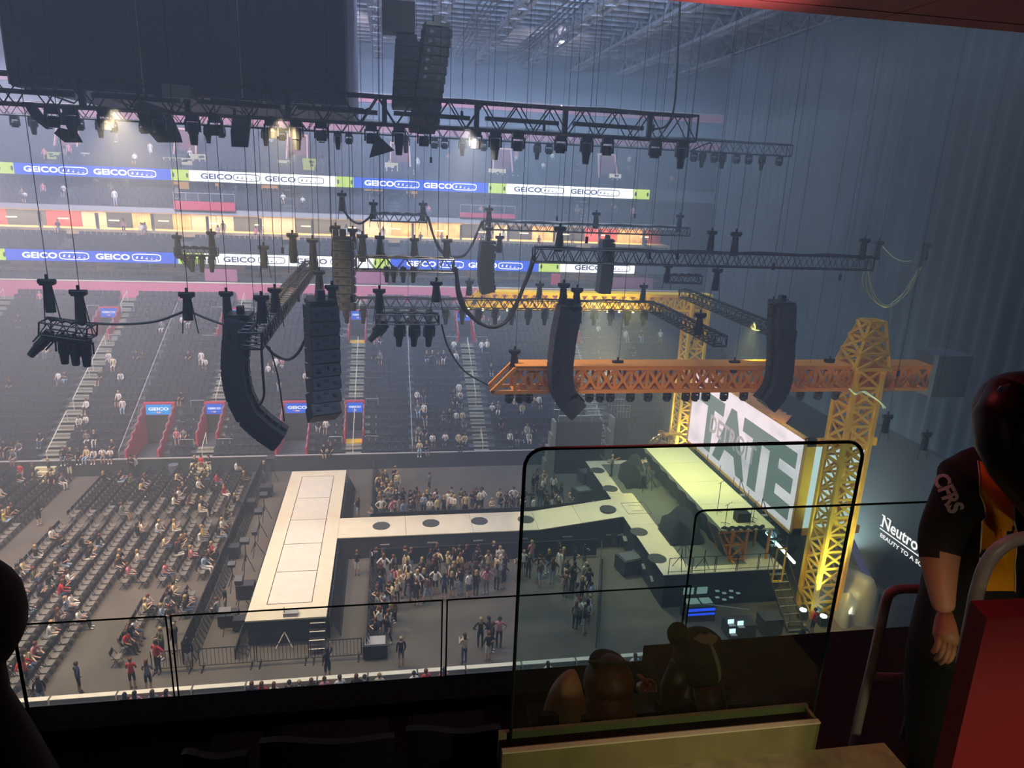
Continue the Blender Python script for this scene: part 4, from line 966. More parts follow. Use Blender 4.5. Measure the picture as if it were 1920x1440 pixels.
cable([(1330, 285), (1332, 268), (1297, 282)], 34, .03, 'small cable at the end of the longest truss')
cable([(490, 650), (493, 700), (495, 740), (487, 760)], 27.5, .05, 'black hose hanging beside the curved speaker column')
cable([(505, 650), (520, 700), (528, 750), (533, 790)], 27.5, .03, 'thin rope to the lower end of the curved speaker column')
# ---- line arrays
GRL = mat('speaker_grille', (.042, .042, .050), .7, noise=.3, nscale=40)
def array_xz(path, y, w, d, flip, label, grey=False):
    """speaker column curving in the x-z plane; front faces the convex side"""
    pts = [at(px, py, y=y) for px, py in path]
    t = empty('speaker_array', pts[0], label, 'speaker')
    # resample to equal cabinets
    L = [0]
    for a, b in zip(pts, pts[1:]): L.append(L[-1] + (b - a).length)
    n = max(4, int(L[-1] / .40)); res = []
    for k in range(n + 1):
        s = L[-1] * k / n; i = max(j for j in range(len(L)) if L[j] <= s + 1e-6); i = min(i, len(pts) - 2)
        res.append(pts[i].lerp(pts[i + 1], (s - L[i]) / (L[i + 1] - L[i])))
    for k in range(n):
        a, b = res[k], res[k + 1]; up = (a - b).normalized(); fr = Vector((up.z, 0, -up.x)) * (-flip); mid = (a + b) / 2; h = (a - b).length * 1.05
        R3 = Matrix((fr, Vector((0, 1, 0)), up)).transposed()
        m = MB(); m.box(mid, (d, w, h * .97), 0, R3); m.box(mid + fr * d * .2, (d * .6, w * .96, h * 1.12), 0, R3); c = part('cabinet', m, CABM, t)
        m = MB(); m.box(mid + fr * (d / 2 + .02), (.05, w * .94, h * .9), 0, R3); part('grille', m, GRL, c)
        m = MB(); m.box(mid - Vector((0, w / 2 + .01, 0)) + fr * d * .22 + up * h * .05, (.14, .03, .12), 0, R3); m.box(mid - fr * (d / 2 + .06), (.14, w * .3, h * .7), 0, R3); part('handle', m, BLACKM, c)
        if grey:
            m = MB()
            for q in (-.42, .42): m.box(mid - fr * (d * .5 + .03) + Vector((0, q * w, 0)), (.06, .05, h * .9), 0, R3)
            m.box(mid - fr * (d * .5 + .03) + up * h * .42, (.06, w * .9, .04), 0, R3); part('rigging_frame', m, GREYM, c)
    up = (res[0] - res[1]).normalized()
    m = MB(); m.box(pts[0] + up * .12, (d * 1.1, w * .8, .14)); m.box(pts[0] + up * .3, (d * .3, w * .3, .35)); part('top_frame', m, BLACKM, t)
    return t
array_xz([(449, 596), (443, 640), (441, 690), (448, 735), (468, 775), (495, 800), (527, 822)], 28.5, 1.25, .78, 1, 'large curved black speaker column, hooked to the right at its foot, left of centre')
array_xz([(1066, 580), (1056, 630), (1050, 680), (1050, 720), (1058, 745), (1080, 768)], 30.6, 1.1, .9, 1, 'black speaker column hanging across the near orange arm, grey ribs on its right', True)
array_xz([(1466, 572), (1464, 620), (1463, 670), (1460, 710), (1450, 737), (1432, 757)], 30.6, 1.1, .85, -1, 'right-hand black speaker column across the orange arm, foot hooked left')
array_xz([(914, 458), (910, 490), (910, 520), (914, 547)], 43, 1.2, .8, 1, 'distant black speaker column left of the far crane arm')
array_xz([(1138, 455), (1136, 490), (1134, 520), (1130, 548)], 43, 1.0, .7, 1, 'distant black speaker column over the far crane arm', True)
def array_yz(top, bot, y, w, d, n, curve, label, rz=.22, big=False):
    a = at(*top, y=y); b = at(*bot, y=y)
    t = empty('speaker_array', a, label, 'speaker'); H = (a - b).length / n; Rz = Matrix.Rotation(rz, 3, 'Z')
    p = a.copy(); ang = 0; 
    for k in range(n):
        ang = curve * (k / n) ** 2; R3 = Rz @ Matrix.Rotation(-ang, 3, 'X'); up = R3 @ Vector((0, 0, 1)); c0 = p - up * H / 2; c0.x = a.x + (b.x - a.x) * k / n
        m = MB(); m.box(c0, (w, d, H * .93), 0, R3); c = part('cabinet', m, CABM, t)
        m = MB(); fy = R3 @ Vector((0, -1, 0)); m.box(c0 + fy * (d / 2 + .02), (w * .95, .04, H * .82), 0, R3); part('grille', m, GRL, c)
        m = MB()
        for q in (-.28, .28): m.box(c0 + fy * (d / 2 + .05) + (R3 @ Vector((q * w, 0, 0))), (.16, .02, .14), 0, R3)
        for q in (-.05, .05): m.box(c0 + fy * (d / 2 + .05) + (R3 @ Vector((q * w, 0, .12))), (.07, .02, .10), 0, R3)
        m.box(c0 + (R3 @ Vector((w / 2 + .04, 0, 0))), (.08, d * .6, H * .7), 0, R3); part('handle', m, BLACKM, c)
        p = p - up * H
    m = MB(); m.box(a + Vector((0, 0, .15)), (w * .9, d * .9, .16), 0, Rz); m.box(a + Vector((0, 0, .4)), (.3, .3, .4), 0, Rz); part('top_frame', m, BLACKM, t)
array_yz((601, 572), (610, 780), 28.5, 1.15, .95, 8, .75, 'big black eight-box speaker column facing front, right of the curved one', .38)
array_yz((643, 452), (648, 582), 38, 1.0, .9, 8, .25, 'dark hazy speaker column behind the front-facing one', -.1)
array_yz((763, 76), (755, 205), 37, 1.05, .9, 10, .1, 'straight high speaker column under the roof, left of the pair', -.05)
array_yz((818, 55), (790, 245), 37, 1.25, 1.1, 11, .75, 'bulging high speaker column under the roof, right of the pair', .15)
p = at(747, 35, y=37); m = MB(); m.box(p, (1.5, 1.2, 1.3)); solo('hanging_speaker_box', m, CABM, 'squat black speaker box hanging under the roof above the straight column', 'speaker')
# ---- scoreboard and flaps
x0 = at(15, 150, y=34).x; x1 = at(650, 195, y=34).x; zb = 25.75
t = empty('scoreboard', ((x0 + x1) / 2, 41, zb), 'giant dark centre-hung scoreboard box filling the upper left', 'scoreboard')
SB = mat('scoreboard_black', (.030, .030, .040), .5, noise=.15, nscale=.4); SB2 = mat('scoreboard_olive', (.045, .045, .045), .5, noise=.15, nscale=.4)
xa = at(270, 170, y=34).x; xb = at(455, 185, y=34).x
for k, (a, b, mt_) in enumerate(((x0, xa, SB2), (xa, xb, SB), (xb, x1, SB))):
    m = MB(); m.span((a + .03, 34, zb), (b - .03, 34.2, 33.2)); part('panel', m, mt_, t)
m = MB(); m.span((x0, 34.2, zb - .05), (x1, 48, 33.0)); part('body', m, SB, t)
for xx in (x0 + .05, xa, xb):
    m = MB(); m.tube((xx, 33.95, zb), (xx, 33.95, 33.2), .03, 4); part('seam', m, mat('copper_seam', (.45, .30, .24), .5), t)
for k in range(6):
    m = MB(); xx = x0 + .8 + k * 2.3; m.path([(xx, 34.2, zb - .1), (xx + 1, 35.5, zb - .5), (xx + 2, 34.2, zb - .1)], .04, 4); m.beam((xx, 34.1, zb - .12), (xx + 1.8, 34.1, zb - .15), .08); part('catwalk_rail', m, GREYM, t)
p = at(333, 172, y=33.4); m = MB(); m.box((p.x, 33.5, p.z), (1.1, .6, .5)); part('control_box', m, mat('olive_box', (.16, .15, .12), .6), t)
for k, poly in enumerate(([(42, 192), (60, 192), (96, 241), (86, 242), (59, 220)], [(101, 250), (110, 239), (140, 246), (152, 267), (121, 267)], [(246, 182), (315, 205), (336, 252), (340, 267), (295, 267), (280, 250), (270, 250)], [(436, 215), (470, 220), (464, 276), (434, 275), (432, 247)], [(705, 250), (740, 282), (692, 296)])):
    m = MB(); m.prism([at(px, py, y=38) for px, py in poly], (0, .25, 0))
    solo('black_flap', m, SB, 'slanted black panel hanging under the top trusses, %s from the left' % ordn[k], 'panel')
# ================================================================ people (crowd) meshes
SLOTS = ['skin', 'top', 'sleeve', 'bottom', 'shin', 'hair', 'shoe']
def skel(pose):
    """joint positions for a 1.7 m figure facing +y; returns joints, bones"""
    J = {}
    sit = pose.startswith('sit')
    hz_ = .50 if sit else .93
    lean = {'sit_lean': .32, 'sit_phone': .12}.get(pose, .02)
    def sp(h, dy=0): return Vector((0, math.sin(lean) * h + dy, hz_ + math.cos(lean) * h))
    J['pel'] = (sp(0), .125); J['bel'] = (sp(.16), .115); J['che'] = (sp(.36), .135); J['nk0'] = (sp(.50), .075); J['nk'] = (sp(.56), .05); J['hd'] = (sp(.64, .02), .085); J['ht'] = (sp(.75, .01), .078)
    for s, n in ((-1, 'l'), (1, 'r')):
        J['sh' + n] = (sp(.47) + Vector((s * .17, 0, 0)), .062)
        sh = J['sh' + n][0]
        el, wr = Vector((s * .05, -.02, -.27)), Vector((s * .03, .06, -.50))
        if pose in ('stand_cross',): el, wr = Vector((s * .05, .05, -.26)), Vector((-s * .10, .22, -.22))
        if pose in ('stand_phone', 'sit_phone'): el, wr = Vector((s * .05, .08, -.25)), Vector((-s * .06, .27, -.12))
        if pose == 'stand_up' and s > 0: el, wr = Vector((.12, .05, .20)), Vector((.06, .08, .44))
        if pose == 'sit_up' and s > 0: el, wr = Vector((.12, .1, .12)), Vector((.04, .14, .36))
        if pose == 'stand_hip': el, wr = Vector((s * .20, -.08, -.22)), Vector((s * .05, .06, -.38))
        if pose in ('sit_lap', 'sit_lean', 'sit_up') and not (pose == 'sit_up' and s > 0): el, wr = Vector((s * .04, .06, -.26)), Vector((-s * .02, .30, -.34))
        J['el' + n] = (sh + el, .045); J['wr' + n] = (sh + wr, .032); J['ha' + n] = (sh + wr + (wr - el).normalized() * .10, .036)
        hip = J['pel'][0] + Vector((s * .09, 0, -.04)); J['hp' + n] = (hip, .09)
        if sit:
            kn = Vector((s * .12, .44, .50)); an = Vector((s * .11, .40 + (.1 if pose == 'sit_lap' else 0), .09))
        else:
            kn = Vector((s * .10, .02, .50)); an = Vector((s * .10, -.02, .09))
            if pose == 'walk': kn.y += s * .16; an.y += s * .24
        J['kn' + n] = (kn, .06); J['an' + n] = (an, .042); J['to' + n] = (an + Vector((0, .17, -.045)), .038)
    B = [('pel', 'bel', 1), ('bel', 'che', 1), ('che', 'nk0', 1), ('nk0', 'nk', 0), ('nk', 'hd', 0), ('hd', 'ht', 0)]
    for n in 'lr': B += [('nk0', 'sh' + n, 1), ('sh' + n, 'el' + n, 1), ('el' + n, 'wr' + n, 2), ('wr' + n, 'ha' + n, 0), ('pel', 'hp' + n, 3), ('hp' + n, 'kn' + n, 3), ('kn' + n, 'an' + n, 4), ('an' + n, 'to' + n, 6)]
    return J, B
def skin_mesh(J, B, root, sub=1):
    names = list(J); me = bpy.data.meshes.new('sk'); me.from_pydata([J[n][0] for n in names], [(names.index(a), names.index(b)) for a, b, _ in B], [])
    o = bpy.data.objects.new('sk', me); COL.objects.link(o)
    md = o.modifiers.new('s', 'SKIN'); md.use_smooth_shade = True
    for i, n in enumerate(names):
        v = me.skin_vertices[0].data[i]; r = J[n][1]; v.radius = r if isinstance(r, tuple) else (r, r); v.use_root = (n == root)
    if sub: o.modifiers.new('u', 'SUBSURF').levels = sub
    ev = o.evaluated_get(bpy.context.evaluated_depsgraph_get()); out = bpy.data.meshes.new_from_object(ev)
    V = [v.co.copy() for v in out.vertices]; F = [tuple(p.vertices) for p in out.polygons]
    bpy.data.objects.remove(o); bpy.data.meshes.remove(me); bpy.data.meshes.remove(out)
    return V, F
def segd(p, a, b):
    ab = b - a; t = max(0, min(1, (p - a).dot(ab) / ab.length_squared)); return (p - a - ab * t).length
def hairpts(mb, c, long, mi=5):
    mb.ball(c + Vector((0, -.022, .028)), (.098, .105, .105), mi, 8, 5)
    if long: mb.ball(c + Vector((0, -.075, -.14)), (.10, .05, .20), mi, 8, 5)
def person_mesh(pose, long):
    J, B = skel(pose); V, F = skin_mesh(J, B, 'pel', 1)
    mb = MB(); mb.v = [tuple(v) for v in V]; mb.f = F; mb.m = []
    for f in F:
        c = sum((V[i] for i in f), Vector()) / len(f)
        mb.m.append(min(B, key=lambda b: segd(c, J[b[0]][0], J[b[1]][0]) - .3 * min(J[b[0]][1], J[b[1]][1]))[2])
    hairpts(mb, J['hd'][0].lerp(J['ht'][0], .5), long)
    me = mb.mesh('person', [mat('skin_mid', (.52, .29, .19), .6)] * 7, smooth=True); return me
POSES = {}
SK = [mat('skin_pale', (.62, .38, .28), .6), mat('skin_mid', (.52, .29, .19), .6), mat('skin_tan', (.38, .20, .12), .6), mat('skin_dark', (.16, .08, .05), .6)]
HR = [('brown-haired', mat('hair_brown', (.07, .035, .02), .7)), ('blonde', mat('hair_blonde', (.42, .28, .12), .6)), ('dark-haired', mat('hair_black', (.015, .012, .012), .6)), ('auburn-haired', mat('hair_auburn', (.16, .05, .02), .6))]
CL = {'black': (.012, .012, .014), 'white': (.75, .72, .66), 'cream': (.68, .55, .32), 'grey': (.18, .18, .18), 'red': (.55, .03, .04), 'pink': (.60, .22, .25), 'navy': (.02, .03, .08), 'orange': (.8, .22, .03), 'yellow': (.75, .6, .06), 'olive': (.12, .12, .06), 'brown': (.12, .06, .04), 'light blue': (.30, .40, .52), 'denim blue': (.07, .11, .20)}
def cl(c): return mat('cloth_' + c.replace(' ', '_'), CL[c], .85)
TOPW = ['black'] * 9 + ['white'] * 4 + ['cream'] * 2 + ['grey', 'pink', 'navy', 'brown', 'olive', 'light blue']
def person(x, y, z, rz, pose, where, group, top=None, bottom=None, hair=None, skin=None, shorts=None, bare=None, s=None):
    long = random.random() < .72 if hair is None or isinstance(hair, int) else hair
    key = (pose, long)
    if key not in POSES: POSES[key] = person_mesh(*key)
    top = top or random.choice(TOPW); bottom = bottom or random.choice(['black', 'black', 'black', 'denim blue', 'white', 'grey', 'light blue'])
    hn, hm_ = random.choice(HR); sk = random.choice(SK[:2] + SK[:3] + SK[:2]) if skin is None else SK[skin]
    shorts = random.random() < .5 if shorts is None else shorts; bare = random.random() < .75 if bare is None else bare
    k = s or random.uniform(.95, 1.06)
    ms = [sk, cl(top), sk if bare else cl(top), cl(bottom), sk if shorts else cl(bottom), hm_, cl(random.choice(['white', 'black', 'brown']))]
    pd = {'sit': 'seated ', 'sta': '', 'wal': 'walking '}[pose[:3]]
    verb = {'sit_phone': ' using a phone', 'stand_phone': ' holding a phone', 'sit_up': ' raising an arm', 'stand_up': ' raising an arm', 'stand_cross': ' with crossed arms', 'sit_lean': ' leaning forward'}.get(pose, '')
    lab = '%s %sperson in %s top%s, %s' % (hn, pd, top, verb, where)
    if len(lab.replace('-', ' ').split()) > 16: lab = '%s person in %s top, %s' % (hn, top, where)
    if len(lab.replace('-', ' ').split()) > 15: lab = 'person in %s top, %s' % (top, where)
    PEOPLE.append((key, (x, y, z), rz, k, ms, lab, group))
PEOPLE = []
def flush_people():
    def vis(p):
        v = RM.transposed() @ (Vector(p[1]) - EYE); px = 960 + FPX * v.x / v.z; py = 720 + FPX * v.y / v.z
        return (0 if (-30 < px < 1950 and -30 < py < 1480) else 1, v.length)
    P = sorted(PEOPLE, key=vis); MX = {}; cm = MB(); mats = []
    for i, (key, loc, rz, k, ms, lab, group) in enumerate(P):
        if i < 297:
            o = bpy.data.objects.new('person', POSES[key]); COL.objects.link(o); o.location = loc; o.rotation_euler = (0, 0, rz); o.scale = (k, k, k)
            for j, mm in enumerate(ms): o.material_slots[j].link = 'OBJECT'; o.material_slots[j].material = mm
            tag(o, lab, 'person', group)
        else:
            if vis(P[i])[0]: continue
            idx = []
            for mm in ms:
                if mm not in mats: mats.append(mm)
                idx.append(mats.index(mm))
            me = POSES[key]; M4 = Matrix.Translation(loc) @ Matrix.Rotation(rz, 4, 'Z') @ Matrix.Scale(k, 4); o0 = len(cm.v)
            cm.v += [tuple(M4 @ v.co) for v in me.vertices]
            for p in me.polygons: cm.f.append(tuple(q + o0 for q in p.vertices)); cm.m.append(idx[p.material_index])
    if cm.v: solo('crowd', cm, mats, 'remaining tiny spectators scattered over the far stands', 'crowd', kind='stuff', smooth=True)
WALLX = 12.0
# ================================================================ floor chairs
cp = empty('folding_chair', (0, 0, 0), 'x', 'chair')
m = MB(); m.box((0, 0, .45), (.42, .40, .04)); part('seat', m, mat('chair_seat', (.17, .15, .13), .5), cp)
m = MB(); m.box((0, -.22, .74), (.42, .03, .24), 0, Matrix.Rotation(.15, 3, 'X')); part('backrest', m, BLACKM, cp)
m = MB()
for s in (-1, 1): m.tube((s * .21, -.25, .86), (s * .21, .20, .01), .016, 4); m.tube((s * .21, -.22, .01), (s * .21, .12, .44), .016, 4)
part('frame', m, BLACKM, cp)
chairs = []
def add(r, x, s, y): chairs.append((r, s, x, y))
# blocks: rows run across the hall, chairs face the stage (+x)
r = 0; xs_rows = [-10.7 - .98 * k for k in range(11)]
for r, x in enumerate(xs_rows):
    ylo = {0: 34.6, 1: 34.0, 2: 31.6, 3: 37.6, 4: 37.6}.get(r, 29.2 if r > 4 else 36)
    s = 0; y = 53.3
    while y > ylo:
        if not (45.3 < y < 46.3): 
            gap = (r in (0, 1) and 36.8 < y < 38.2) or (r == 2 and 35.8 < y < 37.6)
            if not gap: s += 1; add(r, x, s, y)
        y -= .53
for r2 in range(6):
    x = -23.4 - .98 * r2; y = 53.3; s = 0
    while y > 30: s += 1; add(11 + r2, x, s, y); y -= .53
chairs.append((2, 40, -12.75, 31.2)); 
vis = sorted(chairs, key=lambda c: (Vector((c[2], c[3], 0)) - EYE).length)
def inview(x, y):
    v = RM.transposed() @ (Vector((x, y, .5)) - EYE); px = 960 + FPX * v.x / v.z; py = 720 + FPX * v.y / v.z
    return -20 < px < 1940 and -20 < py < 1440
vis = [c for c in vis if inview(c[2], c[3])]
first = True; mass = MB(); seats = []
rowname = ['front row', 'second row', 'third row', 'fourth row', 'fifth row', 'sixth row', 'seventh row', 'eighth row', 'ninth row', 'tenth row', 'eleventh row'] + [ordi(k) + ' row' for k in range(12, 20)]
for k, (r, s, x, y) in enumerate(vis):
    jit = random.uniform(-.03, .03); rz = -math.pi / 2 + random.uniform(-.06, .06)
    if k < 300:
        lab = 'black folding floor chair, %s from the barrier, %s from the far wall' % (rowname[r], ordi(s))
        if first: cp.location = (x, y + jit, 0); cp.rotation_euler = (0, 0, rz); tag(cp, lab, 'chair', 'folding chairs on the floor'); first = False; o = cp
        else: copy_tree(cp, (x, y + jit, 0), rz, lab, 'chair', 'folding chairs on the floor')
    else:
        mass.box((x, y, .45), (.40, .42, .04)); mass.box((x - .22, y, .74), (.03, .42, .24))
        for q in (-1, 1): mass.beam((x - .22, y + q * .21, .86), (x + .2, y + q * .21, 0), .03); mass.beam((x - .2, y + q * .21, 0), (x + .1, y + q * .21, .44), .03)
    seats.append((r, s, x, y))
if mass.v: solo('folding_chairs', mass, BLACKM, 'remaining black folding chairs toward the far side of the floor', 'chairs', kind='stuff')
# two lone chairs in the open area
for k, (px, py) in enumerate(((236, 1226), (246, 1212))):
    p = at(px, py, z=0); copy_tree(cp, (p.x, p.y, 0), -.9, 'lone folding chair in the open floor, %s of the two' % ['nearer', 'farther'][k], 'chair', 'lone chairs')
# seated crowd on the floor: clusters
random.seed(11); npz = 0
for (r, s, x, y) in seats:
    d = 0.5 + .5 * math.sin(x * 1.9 + y * .55) * math.sin(y * .8 - x * .7)
    prob = .03 + .40 * max(0, d - .5) * 2 + (.12 if y < 42 else 0) + (.05 if r < 5 else 0)
    if random.random() < prob * 1.35:
        pose = random.choice(['sit_lap', 'sit_phone', 'sit_phone', 'sit_lean', 'sit_up' if random.random() < .3 else 'sit_lap'])
        top = random.choice(TOPW + ['cream', 'cream', 'yellow', 'white', 'red'])
        person(x + .05, y, -.02, -math.pi / 2 + random.uniform(-.5, .5), pose, 'floor %s, %s seat from the far wall' % (rowname[r], ordi(s)), 'people seated on the floor chairs', top)
        npz += 1
# ---- standing people at known spots: px,py of the feet
def stand(px, py, z, rz, pose, where, top=None, bottom=None, **kw):
    p = at(px, py, z=z); return person(p.x, p.y, z, rz, pose, where, kw.pop('group', 'people standing about the floor'), top, bottom, **kw)
for (px, py, top, pose, where, rz) in ((298, 1262, 'red', 'stand_hip', 'in a red shirt by the gap in the glass rail', 2.6), (250, 1292, 'red', 'stand_cross', 'at the near boards, back turned', 0), (280, 1296, 'grey', 'stand_cross', 'grey top, at the near boards beside a red shirt', 0), (306, 1235, 'olive', 'stand_phone', 'olive trousers, beside the red shirt', 2.4), (330, 1225, 'black', 'stand_a', 'by the foot of the dark barrier', 1.2), (322, 1190, 'black', 'stand_phone', 'brown shorts, near the barrier foot', 3.5),
        (50, 1290, 'red', 'stand_hip', 'red sports jersey at lower left', 1), (80, 1330, 'black', 'walk', 'jeans, stepping off the boards at lower left', .4), (150, 1300, 'navy', 'stand_hip', 'dark dress by the white boards', -1), (355, 1255, 'black', 'stand_a', 'dark uniform at the corner of the barrier', 0),
        (42, 908, 'red', 'stand_a', 'red vest by the far boards, left', 3), (95, 900, 'black', 'stand_a', 'all black at the end of the cross aisle', 2), (66, 910, 'black', 'walk', 'carrying a white bag near the far boards', 2), (100, 925, 'black', 'stand_a', 'dark, in the left cross aisle', 3), (75, 985, 'black', 'stand_hip', 'dark, squatting spot in the left cross aisle', 1), (138, 893, 'black', 'stand_phone', 'black with a white bag by the far wall', 3),
        (250, 893, 'black', 'stand_phone', 'standing among the far chairs', 3), (262, 890, 'grey', 'stand_hip', 'standing at the far chairs with friends', 2), (375, 880, 'black', 'stand_cross', 'by the yellow-lit steps, left one', 3), (385, 882, 'red', 'stand_cross', 'by the yellow-lit steps, middle one', 3), (397, 885, 'black', 'stand_cross', 'by the yellow-lit steps, right one', 3),
        (672, 975, 'black', 'stand_cross', 'guard in black beside the runway', 1.0), (670, 1078, 'black', 'stand_a', 'badged guard in the front pit lane', 3.1), (698, 990, 'grey', 'stand_cross', 'grey jacket at the pit fence', 2), (741, 912, 'pink', 'stand_phone', 'pink top and white trousers on the open floor', 2.5), (805, 925, 'grey', 'walk', 'alone behind the rear pit crowd', 1),
        (424, 1150, 'black', 'stand_a', 'stage hand in black by the equipment lane', 2), (413, 1160, 'grey', 'sit_lean', 'bald, seated in the equipment lane', 1), (497, 905, 'black', 'stand_a', 'stage hand at the far end of the equipment lane', 2),
        (1500, 1222, 'black', 'stand_hip', 'stage hand in black, back turned on the yellow floor', .2), (1521, 1190, 'red', 'stand_hip', 'dark red shirt between the tower uplights', .4),
        (870, 1245, 'cream', 'stand_phone', 'pale top leaning by the near white boards', .5), (915, 1240, 'black', 'stand_hip', 'black dress by the near white boards', .4), (752, 1250, 'black', 'stand_a', 'blonde person with a backpack alone on the front floor', .2), (615, 1275, 'black', 'stand_up', 'white shorts, stepping over the near boards', .6)):
    long_ = None
    p = at(px, py, z=0); person(p.x, min(max(p.y, 27.95), 53.5), 0, rz, pose, where, 'people standing about the floor', top)
for k, (px, py, top) in enumerate(((900, 1215, 'black'), (915, 1210, 'black'), (935, 1212, 'pink'), (922, 1222, 'black'))):
    stand(px, py, 0, 1.5 * k, 'stand_hip', 'in the group of four on the empty front floor, %s' % ['leftmost', 'middle back', 'rightmost', 'middle front'][k], top)
# guitarist on stage
p = at(1146, 893, z=2.2); person(p.x, p.y, 2.2, 1.2, 'stand_cross', 'guitarist playing at the far corner of the stage', 'guitarist', 'grey', 'black', bare=True)
gt = empty('electric_guitar', (p.x, p.y + .25, 3.3), 'electric guitar held by the player at the far stage corner', 'guitar')
m = MB(); m.box((p.x - .1, p.y + .22, 3.28), (.38, .08, .28), 0, Matrix.Rotation(.3, 3, 'Y')); part('body', m, PALE, gt); m = MB(); m.beam((p.x, p.y + .22, 3.32), (p.x + .65, p.y + .25, 3.55), .06, .04); part('neck', m, mat('maple', (.4, .22, .1), .5), gt)
# pit crowds
random.seed(5)
def crowd(poly, n, face, desc, group, dens=.42, tops=None):
    pts = []; tries = 0
    xs = [p[0] for p in poly]; ys = [p[1] for p in poly]
    while len(pts) < n and tries < 6000:
        tries += 1; x = random.uniform(min(xs), max(xs)); y = random.uniform(min(ys), max(ys)); ins = False; j = len(poly) - 1
        for i in range(len(poly)):
            a = poly[i]; b = poly[j]
            if (a[1] > y) != (b[1] > y) and x < (b[0] - a[0]) * (y - a[1]) / (b[1] - a[1]) + a[0]: ins = not ins
            j = i
        if ins and all((x - q[0]) ** 2 + (y - q[1]) ** 2 > dens ** 2 for q in pts): pts.append((x, y))
    pts.sort()
    for k, (x, y) in enumerate(pts):
        pose = random.choice(['stand_a', 'stand_cross', 'stand_phone', 'stand_phone', 'stand_hip', 'walk'])
        person(x, y, 0, face + random.uniform(-1.1, 1.1), pose, '%s from the left, %s' % (ordi(k + 1), desc), group, random.choice(tops or TOPW))
crowd([(-.7, 44.3), (10.2, 44.3), (10.2, 45.9), (-.7, 46.6)], 46, math.pi, 'pit crowd behind the runway', 'rear pit crowd')
crowd([(-.8, 46.8), (.8, 46.8), (.8, 50.6), (-.8, 50.6)], 12, math.pi, 'huddle at the rear pit fence', 'rear pit crowd')
crowd([(10.6, 43.5), (13.0, 44.2), (12.2, 49), (10.6, 49)], 15, math.pi * 1.6, 'rear pit group by the stage corner', 'rear pit crowd')
crowd([(-.8, 34.4), (2.0, 34.4), (9.6, 36.0), (9.9, 38.3), (-.8, 38.3)], 66, 0, 'front pit crowd before the runway', 'front pit crowd')
crowd([(-.8, 30.9), (.3, 30.9), (.3, 34.3), (-.8, 34.3)], 11, 1.6, 'front pit line along the fence', 'front pit crowd')
crowd([(9.8, 33.3), (11.1, 33.3), (11.9, 37.5), (10.0, 37.8)], 15, -1.2, 'front pit edge by the stage fence', 'front pit crowd')
crowd([(9.4, 30.6), (10.2, 30.4), (10.8, 33.0), (10.1, 33.2)], 7, -1.2, 'few people along the diagonal fence', 'front pit crowd', tops=['white', 'black', 'grey'])
p = at(928, 1078, z=0)
# lower bowl spectators
random.seed(21)
def bowl_hit(px, py):
    r = RM @ Vector((px - 960, py - 720, FPX)); s = DZ / DY; t = (rowz(0) + .5 + s * (0 - rowy(0)) - EYE.z) / (r.z - s * r.y); return EYE + r * t
spots = [(20, 715), (80, 655), (90, 655), (110, 710), (115, 708), (180, 670), (188, 672), (218, 675), (257, 672), (273, 674), (182, 700), (230, 700), (150, 795), (162, 792), (165, 762), (224, 748), (235, 752), (345, 605), (358, 606), (352, 665), (375, 665), (383, 685), (40, 845), (120, 858), (133, 858), (140, 855), (152, 856), (163, 856), (175, 858), (197, 858), (220, 830), (235, 828), (305, 812), (322, 812), (340, 748), (12, 840), (20, 838), (30, 838), (95, 820), (104, 818), (155, 825), (165, 825), (706, 640), (716, 640), (705, 668), (716, 670), (595, 793), (615, 790), (612, 845), (625, 845), (775, 735), (785, 735), (774, 760), (785, 762), (800, 785), (830, 785), (841, 785), (853, 783), (862, 786), (876, 784), (774, 812), (790, 815), (812, 815), (833, 815), (778, 842), (791, 842), (845, 735), (855, 735), (865, 733), (858, 750), (866, 750), (910, 770), (921, 768), (938, 785), (940, 808), (952, 820), (960, 812), (881, 820), (856, 840), (870, 825), (893, 818), (800, 670), (808, 668), (820, 668), (830, 672), (855, 650), (870, 665), (915, 690), (892, 650), (900, 652), (970, 757), (982, 758), (995, 756), (1003, 757), (990, 798), (1003, 800), (965, 825), (980, 825), (1012, 830), (1108, 752), (1117, 750), (1040, 640), (1125, 620), (1165, 622), (1172, 625), (1205, 632), (1240, 632), (1180, 655), (1115, 665), (30, 600), (75, 560), (200, 605), (300, 615), (280, 590), (520, 680), (535, 680), (525, 715), (490, 690), (497, 692), (503, 690), (575, 700), (900, 600), (910, 602), (930, 600)]
for k, (px, py) in enumerate(spots):
    h = bowl_hit(px, py); i = max(0, min(NR - 1, int((h.y - rowy(0)) / DY)))
    xx = min(occupied[i], key=lambda v: abs(v - h.x))
    if abs(xx - h.x) > 1.2: continue
    occupied[i].remove(xx)
    sec = sum(1 for a in AISLES if xx > a)
    person(xx, rowy(i) + .22, rowz(i), math.pi + random.uniform(-.3, .3), random.choice(['sit_lap', 'sit_phone', 'sit_lap', 'sit_lean']), '%s bowl row, right of the %s stairs' % (ordi(i + 1), ['', 'hidden', 'leftmost', 'second', 'third', 'fourth', 'last'][sec]), 'spectators in the far lower bowl', random.choice(['white', 'black', 'grey', 'black', 'black', 'cream', 'white', 'white', 'navy', 'pink']))
